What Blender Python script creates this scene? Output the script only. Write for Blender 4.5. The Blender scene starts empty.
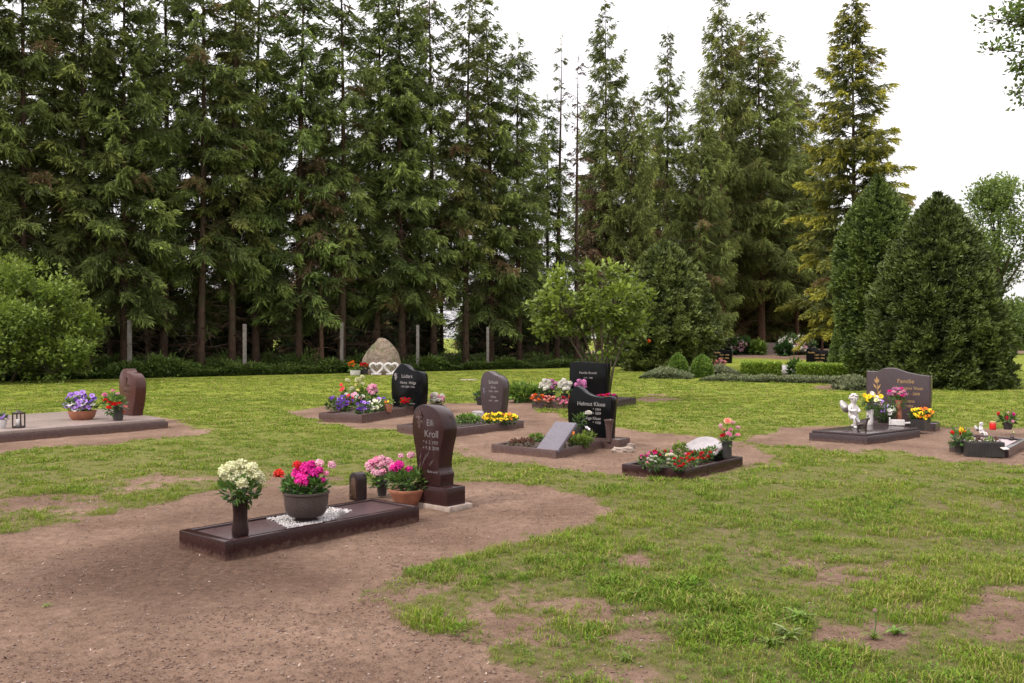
import bpy, math, random
import numpy as np
from mathutils import Vector, Matrix
R = math.radians
random.seed(7)
rng = np.random.default_rng(7)
S = bpy.context.scene
COL = S.collection
F, HZ, CH = 940.0, 337.0, 1.6           # focal length in pixels, horizon row, eye height


def P(px, py, z=0.0):
    """ground (or height z) point seen at a pixel of the photograph"""
    Y = F * (CH - z) / (py - HZ)
    return np.array([(px - 512) / F * Y, Y, z])


def PY(px, Y, z=0.0):
    return np.array([(px - 512) / F * Y, Y, z])


def ss(a, b, x):
    t = np.clip((x - a) / (b - a), 0, 1)
    return t * t * (3 - 2 * t)


def vnoise(x, y, seed=0):
    x = np.asarray(x, float); y = np.asarray(y, float)
    xi = np.floor(x).astype(np.int64); yi = np.floor(y).astype(np.int64)
    fx = x - xi; fy = y - yi
    fx = fx * fx * (3 - 2 * fx); fy = fy * fy * (3 - 2 * fy)

    def h(i, j):
        n = (i * 374761393 + j * 668265263 + seed * 974634211) & 0xffffffff
        n = ((n ^ (n >> 13)) * 1274126177) & 0xffffffff
        return ((n ^ (n >> 16)) & 0xffff) / 65535.0
    a = h(xi, yi) * (1 - fx) + h(xi + 1, yi) * fx
    b = h(xi, yi + 1) * (1 - fx) + h(xi + 1, yi + 1) * fx
    return a * (1 - fy) + b * fy


def fbm(x, y, seed=0, oct=4):
    s, a, n = 0, 1, 0
    for k in range(oct):
        s = s + a * vnoise(x * 2 ** k, y * 2 ** k, seed + k * 17); n += a; a *= .5
    return s / n


# ---------------------------------------------------------------- mesh collecting
class MB:
    """collects polygons; build() links them as ONE mesh object"""

    def __init__(self):
        self.v, self.f, self.tip, self.rnd, self.n = [], [], [], [], 0

    def add(self, verts, faces, tip=0.0, rnd=0.5):
        verts = np.asarray(verts, float).reshape(-1, 3)
        m = len(verts)
        self.v.append(verts)
        self.tip.append(np.broadcast_to(np.asarray(tip, float), (m,)))
        self.rnd.append(np.broadcast_to(np.asarray(rnd, float), (m,)))
        if isinstance(faces, np.ndarray):
            self.f.append(faces + self.n)
        else:
            by = {}
            for q in faces:
                by.setdefault(len(q), []).append(q)
            for q in by.values():
                self.f.append(np.array(q, dtype=np.int64) + self.n)
        self.n += m
        return self

    def leaves(self, p, d, s, l, w, tip=0.0, rnd=0.5, mid=.45, bend=None):
        """lozenge leaves: base p, direction d, side s, length l, width w"""
        p = np.asarray(p, float); d = np.asarray(d, float); s = np.asarray(s, float)
        N = len(p)
        l = np.broadcast_to(np.asarray(l, float), (N,))[:, None]
        w = np.broadcast_to(np.asarray(w, float), (N,))[:, None] * .5
        d = d / (np.linalg.norm(d, axis=1, keepdims=True) + 1e-9)
        s = s - d * (s * d).sum(1, keepdims=True)
        s = s / (np.linalg.norm(s, axis=1, keepdims=True) + 1e-9)
        m = p + d * l * mid
        e = p + d * l
        if bend is not None:
            nrm = np.cross(d, s)
            e = e + nrm * l * np.broadcast_to(np.asarray(bend, float), (N,))[:, None]
        V = np.stack([p, m - s * w, e, m + s * w], 1).reshape(-1, 3)
        Fa = np.arange(4 * N).reshape(N, 4)
        t = np.repeat(np.broadcast_to(np.asarray(tip, float), (N,)), 4)
        r = np.repeat(np.broadcast_to(np.asarray(rnd, float), (N,)), 4)
        return self.add(V, Fa, t, r)

    def tube(self, pts, rad, n=6, cap=True, tip=0.0, rnd=.5):
        pts = np.asarray(pts, float); K = len(pts)
        rad = np.broadcast_to(np.asarray(rad, float), (K,))
        tan = np.gradient(pts, axis=0)
        tan /= np.linalg.norm(tan, axis=1, keepdims=True) + 1e-9
        up = np.array([0, 0, 1.0]) if abs(tan[0][2]) < .9 else np.array([1.0, 0, 0])
        V = []
        a = np.arange(n) * 2 * np.pi / n
        for i in range(K):
            x = np.cross(tan[i], up); x /= np.linalg.norm(x) + 1e-9
            y = np.cross(x, tan[i])
            up = y
            V.append(pts[i] + rad[i] * (np.cos(a)[:, None] * x + np.sin(a)[:, None] * y))
        V = np.concatenate(V)
        fs = [(i * n + j, i * n + j2, (i + 1) * n + j2, (i + 1) * n + j) for i in range(K - 1)
              for j in range(n) for j2 in [(j + 1) % n]]
        self.add(V, [q[::-1] for q in fs], tip, rnd)
        if cap:
            self.f.append(np.array([list(range(n))]) + self.n - K * n)
            self.f.append(np.array([list(range(n))[::-1]]) + self.n - n)
        return self

    def lathe(self, prof, c=(0, 0, 0), n=20, sq=1.0, tip=0., wob=0.):
        """profile [(r,z)...] turned about z at c"""
        c = np.asarray(c, float)
        a = np.arange(n) * 2 * np.pi / n
        V = np.concatenate([np.stack([c[0] + r * (1 + wob * np.cos(a * 8)) * np.cos(a), c[1] + r * (1 + wob * np.cos(a * 8)) * np.sin(a) * sq, np.full(n, c[2] + z)], 1)
                            for r, z in prof])
        K = len(prof)
        fs = [(i * n + j, i * n + j2, (i + 1) * n + j2, (i + 1) * n + j) for i in range(K - 1)
              for j in range(n) for j2 in [(j + 1) % n]]
        self.add(V, fs, tip)
        self.f.append(np.array([list(range(n))[::-1]]) + self.n - K * n)
        self.f.append(np.array([list(range(n))]) + self.n - n)
        return self

    def prism(self, outline, o, x, y, depth, bev=.01, tip=0.):
        """outline (CCW in x,y as seen from the front) pushed back by depth along -(x cross y); rounded rims"""
        o = np.asarray(o, float); x = np.asarray(x, float); y = np.asarray(y, float)
        x = x / np.linalg.norm(x); y = y / np.linalg.norm(y)
        nz = np.cross(x, y)
        q = np.asarray(outline, float)
        n = len(q)
        e = np.roll(q, -1, 0) - q
        e /= np.linalg.norm(e, axis=1, keepdims=True) + 1e-12
        nn = np.stack([e[:, 1], -e[:, 0]], 1)
        vn = nn + np.roll(nn, 1, 0)
        vn /= np.maximum(np.linalg.norm(vn, axis=1, keepdims=True), .3)
        dot = np.maximum((vn * nn).sum(1, keepdims=True), .5)
        ins = q - vn / dot * bev
        mid = q - vn / dot * bev * .3

        def lift(pp, d):
            return o + pp[:, :1] * x + pp[:, 1:] * y - d * nz
        rings = [lift(ins, 0), lift(mid, bev * .3), lift(q, bev), lift(q, depth - bev), lift(mid, depth - bev * .3), lift(ins, depth)]
        V = np.concatenate(rings)
        fs = [(i * n + j, (i + 1) * n + j, (i + 1) * n + j2, i * n + j2) for i in range(5)
              for j in range(n) for j2 in [(j + 1) % n]]
        self.add(V, fs, tip)
        self.f.append(np.array([list(range(n))]) + self.n - 6 * n)
        self.f.append(np.array([list(range(n))[::-1]]) + self.n - n)
        return self

    def box(self, o, x, y, lx, ly, z0, z1, bev=.006, tip=0.):
        """box on the plan parallelogram o + x*lx + y*ly, from z0 to z1 (bevelled)"""
        x = np.asarray(x[:2], float); y = np.asarray(y[:2], float)
        c = np.array([x * 0, x * lx, x * lx + y * ly, y * ly])
        if np.cross(c[1], c[2]) < 0:
            c = c[::-1]
        o = np.asarray(o, float)
        return self.prism(c, (o[0], o[1], z1), (1, 0, 0), (0, 1, 0), z1 - z0, bev, tip)

    def build(self, name, mat, parent=None, smooth=False, auto=None):
        me = bpy.data.meshes.new(name)
        V = np.concatenate(self.v)
        base = BASE.get(parent.name, np.zeros(3)) if parent else np.zeros(3)
        V = V - base
        loops = np.concatenate([f.ravel() for f in self.f])
        tot = np.concatenate([np.full(len(f), f.shape[1]) for f in self.f])
        st = np.concatenate([[0], np.cumsum(tot)[:-1]])
        me.vertices.add(len(V)); me.vertices.foreach_set('co', V.ravel())
        me.loops.add(len(loops)); me.loops.foreach_set('vertex_index', loops.astype(np.int32))
        me.polygons.add(len(tot)); me.polygons.foreach_set('loop_start', st.astype(np.int32))
        me.polygons.foreach_set('loop_total', tot.astype(np.int32))
        me.polygons.foreach_set('use_smooth', np.full(len(tot), bool(smooth)))
        for nm, arr in (('tip', self.tip), ('rnd', self.rnd)):
            at = me.attributes.new(nm, 'FLOAT', 'POINT')
            at.data.foreach_set('value', np.concatenate(arr).astype(np.float32))
        me.update(calc_edges=True)
        if auto is not None:
            try:
                me.set_sharp_from_angle(angle=R(auto))
            except Exception:
                pass
        me.materials.append(mat)
        o = bpy.data.objects.new(name, me)
        COL.objects.link(o)
        if parent:
            o.parent = parent
            BASE[o.name] = base
        return o


BASE = {}


def tag(o, label=None, cat=None, group=None, kind=None):
    if label: o['label'] = label
    if cat: o['category'] = cat
    if group: o['group'] = group
    if kind: o['kind'] = kind
    elif cat: o['kind'] = 'thing'
    return o


def thing(name, label, cat, loc, group=None):
    o = bpy.data.objects.new(name, None)
    o.empty_display_size = .1
    COL.objects.link(o)
    o.location = tuple(loc)
    BASE[o.name] = np.asarray(loc, float)
    return tag(o, label, cat, group)


def copy_thing(root, loc, rz=0., scale=1., label=None, group=None):
    r = root.copy(); COL.objects.link(r)
    r.location = tuple(loc); r.rotation_euler = (0, 0, rz)
    r.scale = (scale, scale, scale) if np.isscalar(scale) else scale
    BASE[r.name] = np.asarray(loc, float)
    if label: r['label'] = label
    if group: r['group'] = group
    for ch in list(root.children):
        c = ch.copy(); COL.objects.link(c); c.parent = r
        for g in list(ch.children):
            d = g.copy(); COL.objects.link(d); d.parent = c
    return r


def unit(v):
    v = np.asarray(v, float)
    return v / (np.linalg.norm(v) + 1e-9)


def rdir(n, g=rng):
    v = g.normal(size=(n, 3))
    return v / np.linalg.norm(v, axis=1, keepdims=True)


# ---------------------------------------------------------------- materials
def new_mat(name):
    m = bpy.data.materials.new(name); m.use_nodes = True
    nt = m.node_tree
    for n in list(nt.nodes): nt.nodes.remove(n)
    out = nt.nodes.new('ShaderNodeOutputMaterial')
    return m, nt, out


def N(nt, typ, **kw):
    n = nt.nodes.new(typ)
    for k, v in kw.items():
        if k.startswith('i_'):
            n.inputs[k[2:].replace('_', ' ')].default_value = v
        else:
            setattr(n, k, v)
    return n


def mixc(nt, fac, a, b, blend='MIX'):
    m = nt.nodes.new('ShaderNodeMix'); m.data_type = 'RGBA'; m.blend_type = blend
    for sock, val in ((m.inputs[0], fac), (m.inputs[6], a), (m.inputs[7], b)):
        if hasattr(val, 'is_linked'):
            nt.links.new(val, sock)
        elif isinstance(val, (tuple, list)):
            sock.default_value = (*val[:3], 1)
        else:
            sock.default_value = val
    return m.outputs[2]


def ramp(nt, fac, a, b):
    m = nt.nodes.new('ShaderNodeMapRange')
    nt.links.new(fac, m.inputs[0])
    m.inputs[1].default_value = a; m.inputs[2].default_value = b
    m.clamp = True
    return m.outputs[0]


def noise(nt, scale, detail=4, rough=.55, coord='Object'):
    tc = nt.nodes.new('ShaderNodeTexCoord') if coord != 'World' else nt.nodes.new('ShaderNodeNewGeometry')
    n = nt.nodes.new('ShaderNodeTexNoise')
    n.inputs['Scale'].default_value = scale; n.inputs['Detail'].default_value = detail
    n.inputs['Roughness'].default_value = rough
    nt.links.new(tc.outputs['Position' if coord == 'World' else coord], n.inputs['Vector'])
    return n.outputs['Fac']


def math_(nt, op, a, b=None):
    m = nt.nodes.new('ShaderNodeMath'); m.operation = op
    for i, v in enumerate((a, b)):
        if v is None: continue
        if hasattr(v, 'is_linked'): nt.links.new(v, m.inputs[i])
        else: m.inputs[i].default_value = v
    return m.outputs[0]


def simple(name, c, c2=None, scale=20., rough=.5, bump=0., bscale=None, metal=0., spec=.5, detail=5):
    m, nt, out = new_mat(name)
    b = N(nt, 'ShaderNodeBsdfPrincipled')
    b.inputs['Roughness'].default_value = rough
    b.inputs['Metallic'].default_value = metal
    b.inputs['Specular IOR Level'].default_value = spec
    c2 = c2 or tuple(x * .7 for x in c)
    nf = noise(nt, scale, detail)
    nt.links.new(mixc(nt, ramp(nt, nf, .35, .65), c, c2), b.inputs['Base Color'])
    if bump:
        bp = N(nt, 'ShaderNodeBump'); bp.inputs['Strength'].default_value = bump
        bp.inputs['Distance'].default_value = .02
        nt.links.new(noise(nt, bscale or scale * 2, 6), bp.inputs['Height'])
        nt.links.new(bp.outputs[0], b.inputs['Normal'])
    nt.links.new(b.outputs[0], out.inputs[0])
    return m


def granite(name, c, speck, rough=.16, fine=350., dust=.25, spec=.22):
    """polished stone: two grain sizes of speckle, a little dust and smear in the gloss"""
    m, nt, out = new_mat(name)
    b = N(nt, 'ShaderNodeBsdfPrincipled')
    b.inputs['Specular IOR Level'].default_value = spec
    tc = N(nt, 'ShaderNodeTexCoord')
    vo = N(nt, 'ShaderNodeTexVoronoi'); vo.inputs['Scale'].default_value = fine
    nt.links.new(tc.outputs['Object'], vo.inputs['Vector'])
    g1 = ramp(nt, vo.outputs['Color'], .55, .9)
    g2 = ramp(nt, noise(nt, fine * .25, 3), .45, .7)
    big = ramp(nt, noise(nt, 6, 4), .3, .75)
    k = mixc(nt, g1, c, speck)
    k = mixc(nt, math_(nt, 'MULTIPLY', g2, .5), k, tuple(x * .55 for x in c))
    d = tuple(min(1, .03 + x * 1.4) for x in c)
    k = mixc(nt, math_(nt, 'MULTIPLY', big, dust), k, d)
    geo = N(nt, 'ShaderNodeNewGeometry'); sz = N(nt, 'ShaderNodeSeparateXYZ'); nt.links.new(geo.outputs['Position'], sz.inputs[0])
    spl = math_(nt, 'ADD', sz.outputs[2], math_(nt, 'MULTIPLY', math_(nt, 'SUBTRACT', noise(nt, 22, 5, .7), .5), .16))
    k = mixc(nt, math_(nt, 'MULTIPLY', ramp(nt, spl, .045, -.02), .5), k, (.16, .10, .075))
    nt.links.new(k, b.inputs['Base Color'])
    rr = N(nt, 'ShaderNodeMapRange'); nt.links.new(noise(nt, 9, 5, .65), rr.inputs[0])
    rr.inputs[1].default_value = .35; rr.inputs[2].default_value = .7
    rr.inputs[3].default_value = rough * .8; rr.inputs[4].default_value = rough + .10
    nt.links.new(rr.outputs[0], b.inputs['Roughness'])
    nt.links.new(b.outputs[0], out.inputs[0])
    return m


def leafmat(name, c0, c1, var=.35, rough=.55, trans=.25, hue=.02, tcol=None, spec=.35):
    """foliage: old growth c0 to young growth c1 by the leaf's own 'tip', brightness by its own 'rnd'"""
    m, nt, out = new_mat(name)
    b = N(nt, 'ShaderNodeBsdfPrincipled')
    b.inputs['Roughness'].default_value = rough
    b.inputs['Specular IOR Level'].default_value = spec
    at = N(nt, 'ShaderNodeAttribute', attribute_name='tip')
    ar = N(nt, 'ShaderNodeAttribute', attribute_name='rnd')
    k = mixc(nt, at.outputs['Fac'], c0, c1)
    k = mixc(nt, ramp(nt, at.outputs['Fac'], 1.4, 2.0), k, (.17, .105, .058))      # dead, rusty sprays
    oi = N(nt, 'ShaderNodeObjectInfo')
    hs = N(nt, 'ShaderNodeHueSaturation')
    nt.links.new(k, hs.inputs['Color'])
    mr = N(nt, 'ShaderNodeMapRange'); nt.links.new(ar.outputs['Fac'], mr.inputs[0])
    mr.inputs[3].default_value = 1 - var; mr.inputs[4].default_value = 1 + var
    mo = N(nt, 'ShaderNodeMapRange'); nt.links.new(oi.outputs['Random'], mo.inputs[0])
    mo.inputs[3].default_value = .5 - hue; mo.inputs[4].default_value = .5 + hue
    mv = N(nt, 'ShaderNodeMapRange'); nt.links.new(oi.outputs['Random'], mv.inputs[0])
    mv.inputs[3].default_value = .85; mv.inputs[4].default_value = 1.15
    nt.links.new(math_(nt, 'MULTIPLY', mr.outputs[0], mv.outputs[0]), hs.inputs['Value'])
    nt.links.new(mo.outputs[0], hs.inputs['Hue'])
    nt.links.new(hs.outputs[0], b.inputs['Base Color'])
    if trans:
        t = N(nt, 'ShaderNodeBsdfTranslucent')
        nt.links.new(mixc(nt, .5, hs.outputs[0], tcol or tuple(min(1, x * 1.6) for x in c1)), t.inputs['Color'])
        mx = N(nt, 'ShaderNodeMixShader'); mx.inputs[0].default_value = trans
        nt.links.new(b.outputs[0], mx.inputs[1]); nt.links.new(t.outputs[0], mx.inputs[2])
        nt.links.new(mx.outputs[0], out.inputs[0])
    else:
        nt.links.new(b.outputs[0], out.inputs[0])
    return m
# ================================================================ GROUND
def poly(*px):
    return np.array([P(x, y)[:2] for x, y in px])


DIRT = [  # (outline seen in the photo, edge width m, ragged amplitude m, strength)
    (poly((-260, 545), (0, 534), (60, 528), (110, 514), (160, 502), (205, 490), (280, 484), (350, 486), (420, 484), (480, 482), (540, 487),
          (590, 499), (612, 509), (575, 526), (505, 545), (440, 562), (395, 578), (352, 594), (392, 608), (455, 640), (520, 668), (580, 720), (600, 900), (-400, 900)), .10, .22, 1.),
    (poly((288, 413), (330, 405), (405, 402), (470, 403), (520, 404), (540, 411), (600, 425), (640, 431), (700, 436), (745, 444), (770, 457), (760, 466), (700, 477),
          (640, 478), (600, 471), (545, 466), (500, 461), (462, 455), (440, 441), (400, 431), (345, 427)), .15, .35, 1.),
    (poly((738, 440), (800, 428), (850, 425), (940, 427), (1024, 428), (1160, 430), (1160, 474), (1024, 466), (955, 461), (900, 452), (830, 450), (775, 446)), .15, .35, 1.),
    (poly((-300, 470), (0, 452), (100, 444), (160, 439), (214, 433), (196, 426), (160, 418), (90, 415), (-300, 425)), .15, .25, 1.),
    (poly((490, 408), (535, 409), (560, 408), (560, 400), (505, 398)), .2, .3, .9),
    (poly((818, 389), (846, 391), (866, 388), (850, 383), (822, 384)), .3, .4, .8),
    (poly((640, 401), (680, 402), (684, 396), (650, 394)), .25, .3, .85),
    (poly((615, 567), (650, 567), (648, 554), (620, 554)), .06, .06, .95),
    (poly((880, 640), (1060, 690), (1060, 590), (960, 598), (905, 610)), .3, .5, .80),
    (poly((730, 585), (800, 600), (890, 590), (860, 560), (770, 550)), .3, .5, .52),
    (poly((352, 594), (440, 562), (560, 570), (640, 620), (700, 760), (580, 760), (455, 640)), .4, .5, .44),
    (poly((60, 528), (0, 534), (-120, 540), (-120, 495), (60, 492), (150, 480), (250, 470), (330, 478), (205, 490), (110, 514)), .3, .5, .62),
    (poly((640, 800), (1100, 800), (1100, 664), (860, 668), (680, 676)), .4, .6, .42),
    (np.array([(-60., 7.), (14., 58.8), (60, 75), (60, 130), (-60., 60.)]) , 1.5, 1.5, .95),
    (np.array([P(a_, b_, .45)[:2] for a_, b_ in ((715, 352), (830, 352), (850, 355), (830, 357), (735, 356.4))]), .4, .4, .9),
]


def sdist(poly_, x, y):
    n = len(poly_)
    d = np.full(x.shape, 1e9); inside = np.zeros(x.shape, bool)
    for i in range(n):
        a = poly_[i]; b = poly_[(i + 1) % n]
        ex, ey = b - a
        t = np.clip(((x - a[0]) * ex + (y - a[1]) * ey) / (ex * ex + ey * ey + 1e-9), 0, 1)
        d = np.minimum(d, np.hypot(x - a[0] - t * ex, y - a[1] - t * ey))
        c = ((a[1] > y) != (b[1] > y)) & (x < ex * (y - a[1]) / (ey if abs(ey) > 1e-9 else 1e-9) + a[0])
        inside ^= c
    return np.where(inside, d, -d)


def bare(x, y):
    x = np.asarray(x, float); y = np.asarray(y, float)
    out = np.zeros(x.shape)
    rag = (fbm(x * 1.7, y * 1.7, 3, 4) - .5) * 2
    rag2 = (fbm(x * 6, y * 6, 9, 3) - .5) * 2
    for pl, w, amp, k in DIRT:
        lo = pl.min(0) - 2; hi = pl.max(0) + 2
        m = (x > lo[0]) & (x < hi[0]) & (y > lo[1]) & (y < hi[1])
        if not m.any(): continue
        s = sdist(pl, x[m], y[m]) + amp * rag[m] + amp * .5 * rag2[m]
        v = ss(-w, w, s) * k
        if k < .9:
            v = v * (.35 + 1.0 * ss(-.25, .5, rag[m] + .8 * rag2[m]))
        out[m] = np.maximum(out[m], np.clip(v, 0, 1))
    # worn spots in the near lawn
    wn = ss(.60, .74, fbm(x * .9 + 5, y * .9, 31, 4)) * (1 - ss(9, 15, y)) * .22
    return np.maximum(out, wn)


def gheight(x, y):
    near = 1 - ss(14, 30, np.abs(y))
    return (.030 * (fbm(x * .5, y * .5, 41, 3) - .5) + .022 * (fbm(x * 2.3, y * 2.3, 43, 3) - .5) * near
            + .018 * (fbm(x * 8, y * 8, 47, 3) - .5) * near
            + .45 * ss(44, 60, y) * ss(7, 11.5, x))


def axis(lo, hi, step, far_lo, far_hi, g=1.09):
    a = list(np.arange(lo, hi, step)); s = step
    while a[-1] < far_hi: s *= g; a.append(a[-1] + s)
    s = step; b = [lo]
    while b[-1] > far_lo: s *= g; b.append(b[-1] - s)
    return np.array(b[:0:-1] + a)


def make_ground():
    xs = axis(-5.5, 6.0, .03, -420, 420, 1.045); ys = axis(3.3, 12.5, .03, -40, 900, 1.035)
    X, Y = np.meshgrid(xs, ys)
    nx, ny = len(xs), len(ys)
    Z = gheight(X, Y)
    b = bare(X, Y)
    Z = Z - .012 * b * (Y < 30)
    V = np.stack([X, Y, Z], -1).reshape(-1, 3)
    i = np.arange(nx * ny).reshape(ny, nx)
    Fq = np.stack([i[:-1, :-1], i[:-1, 1:], i[1:, 1:], i[1:, :-1]], -1).reshape(-1, 4)
    mo = ss(-.5, .6, sdist(poly((20, 575), (150, 535), (230, 525), (340, 562), (300, 585), (170, 610), (80, 600)), X, Y) + .9 * (fbm(X * 1.6, Y * 1.6, 61, 4) - .5))
    mo = np.maximum(mo, .8 * ss(-.25, .3, sdist(poly((170, 550), (225, 565), (425, 526), (480, 512), (470, 500), (400, 515), (228, 556)), X, Y) + .4 * (fbm(X * 3, Y * 3, 63, 3) - .5)))
    mo = np.maximum(mo, .55 * ss(-.3, .3, sdist(poly((130, 520), (200, 500), (250, 492), (340, 488), (440, 486), (380, 500), (180, 530)), X, Y) + .6 * (fbm(X * 3, Y * 3, 65, 3) - .5)))
    g = MB(); g.add(V, Fq, b.ravel(), mo.ravel())
    m, nt, out = new_mat('ground_mat')
    bs = N(nt, 'ShaderNodeBsdfPrincipled'); bs.inputs['Roughness'].default_value = .95
    bs.inputs['Specular IOR Level'].default_value = .1
    at = N(nt, 'ShaderNodeAttribute', attribute_name='tip')
    W = 'World'
    # soil: dry pinkish crust, darker moist soil, brown grains and pebbles
    n1 = ramp(nt, noise(nt, .9, 6, .62, W), .36, .64)
    n2 = ramp(nt, noise(nt, 14, 6, .7, W), .35, .68)
    n3 = ramp(nt, noise(nt, 90, 3, .6, W), .38, .62)
    soil = mixc(nt, n1, SOIL_DRY, SOIL_WET)
    soil = mixc(nt, math_(nt, 'MULTIPLY', n2, .75), soil, SOIL_DARK)
    soil = mixc(nt, math_(nt, 'MULTIPLY', n3, .35), soil, tuple(x * 1.35 for x in SOIL_DRY))
    am = N(nt, 'ShaderNodeAttribute', attribute_name='rnd')
    raked = mixc(nt, ramp(nt, noise(nt, 26, 7, .75, W), .38, .62), (.115, .069, .047), (.036, .020, .014))
    soil = mixc(nt, math_(nt, 'MULTIPLY', am.outputs['Fac'], .8), soil, raked)
    geo = N(nt, 'ShaderNodeNewGeometry')
    vo = N(nt, 'ShaderNodeTexVoronoi'); vo.inputs['Scale'].default_value = 38
    nt.links.new(geo.outputs['Position'], vo.inputs['Vector'])
    vd = ramp(nt, vo.outputs['Distance'], .22, .12)
    sep = N(nt, 'ShaderNodeSeparateColor'); nt.links.new(vo.outputs['Color'], sep.inputs[0])
    peb = math_(nt, 'MULTIPLY', vd, ramp(nt, sep.outputs[0], .72, .78))
    soil = mixc(nt, peb, soil, mixc(nt, sep.outputs[1], (.30, .24, .20), (.10, .065, .05)))
    # lawn
    g1 = ramp(nt, noise(nt, .35, 5, .6, W), .35, .66)
    g2 = ramp(nt, noise(nt, 2.2, 5, .65, W), .34, .68)
    g3 = ramp(nt, noise(nt, 22, 4, .7, W), .33, .68)
    grass = mixc(nt, g1, GRASS_A, GRASS_B)
    grass = mixc(nt, math_(nt, 'MULTIPLY', g2, .6), grass, GRASS_DRY)
    grass = mixc(nt, math_(nt, 'MULTIPLY', g3, .4), grass, tuple(x * .55 for x in GRASS_A))
    th = mixc(nt, g3, (.095, .086, .030), (.155, .130, .060))
    th = mixc(nt, math_(nt, 'MULTIPLY', g2, .5), th, (.075, .085, .018))
    sy = N(nt, 'ShaderNodeSeparateXYZ'); nt.links.new(geo.outputs['Position'], sy.inputs[0])
    grass = mixc(nt, ramp(nt, sy.outputs[1], 9, 22), th, grass)
    # ragged boundary from the noise in the blend itself
    mk = math_(nt, 'ADD', at.outputs['Fac'], math_(nt, 'MULTIPLY', math_(nt, 'SUBTRACT', noise(nt, 11, 6, .7, W), .5), .9))
    bl = ramp(nt, mk, .12, .5)
    col = mixc(nt, bl, grass, soil)
    nt.links.new(col, bs.inputs['Base Color'])
    bp = N(nt, 'ShaderNodeBump'); bp.inputs['Strength'].default_value = .9; bp.inputs['Distance'].default_value = .03
    hh = math_(nt, 'ADD', math_(nt, 'MULTIPLY', noise(nt, 45, 8, .75, W), .8), math_(nt, 'MULTIPLY', peb, .25))
    nt.links.new(hh, bp.inputs['Height']); nt.links.new(bp.outputs[0], bs.inputs['Normal'])
    nt.links.new(bs.outputs[0], out.inputs[0])
    o = g.build('ground', m, smooth=True)
    tag(o, 'cemetery ground of yellow green lawn and bare pinkish brown soil', 'ground', kind='structure')


SOIL_DRY = (.252, .167, .120)
SOIL_WET = (.112, .065, .045)
SOIL_DARK = (.050, .028, .019)
GRASS_A = (.132, .182, .014)
GRASS_B = (.188, .222, .022)
GRASS_DRY = (.255, .225, .065)


# ---------------------------------------------------------------- scattered stuff
def scatter(name, pts, rot, scl, idx, sources, label, cat):
    """one object that instances small source meshes on its points (grass, litter: nobody could count it)"""
    me = bpy.data.meshes.new(name)
    n = len(pts)
    me.vertices.add(n); me.vertices.foreach_set('co', np.asarray(pts, float).ravel())
    a = me.attributes.new('rot', 'FLOAT_VECTOR', 'POINT'); a.data.foreach_set('vector', np.asarray(rot, np.float32).ravel())
    a = me.attributes.new('scl', 'FLOAT_VECTOR', 'POINT'); a.data.foreach_set('vector', np.asarray(scl, np.float32).ravel())
    a = me.attributes.new('idx', 'INT', 'POINT'); a.data.foreach_set('value', np.asarray(idx, np.int32))
    o = bpy.data.objects.new(name, me); COL.objects.link(o)
    coll = bpy.data.collections.new(name + '_sources')
    for i, s in enumerate(sources):
        s.name = '%s_%02d' % (name, i)
        for c in list(s.users_collection): c.objects.unlink(s)
        coll.objects.link(s)
    ng = bpy.data.node_groups.new(name + '_nodes', 'GeometryNodeTree')
    ng.interface.new_socket('Geometry', in_out='INPUT', socket_type='NodeSocketGeometry')
    ng.interface.new_socket('Geometry', in_out='OUTPUT', socket_type='NodeSocketGeometry')
    gi = ng.nodes.new('NodeGroupInput'); go = ng.nodes.new('NodeGroupOutput')
    iop = ng.nodes.new('GeometryNodeInstanceOnPoints')
    ci = ng.nodes.new('GeometryNodeCollectionInfo')
    ci.inputs['Collection'].default_value = coll
    ci.inputs['Separate Children'].default_value = True
    ci.inputs['Reset Children'].default_value = True

    def na(nm, t):
        k = ng.nodes.new('GeometryNodeInputNamedAttribute'); k.data_type = t
        k.inputs['Name'].default_value = nm
        return next(s for s in k.outputs if s.name == 'Attribute' and s.enabled)
    ng.links.new(gi.outputs[0], iop.inputs['Points'])
    ng.links.new(ci.outputs[0], iop.inputs['Instance'])
    iop.inputs['Pick Instance'].default_value = True
    ng.links.new(na('idx', 'INT'), iop.inputs['Instance Index'])
    ng.links.new(na('rot', 'FLOAT_VECTOR'), iop.inputs['Rotation'])
    ng.links.new(na('scl', 'FLOAT_VECTOR'), iop.inputs['Scale'])
    ng.links.new(iop.outputs[0], go.inputs[0])
    md = o.modifiers.new('scatter', 'NODES'); md.node_group = ng
    return tag(o, label, cat, kind='stuff')


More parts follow.
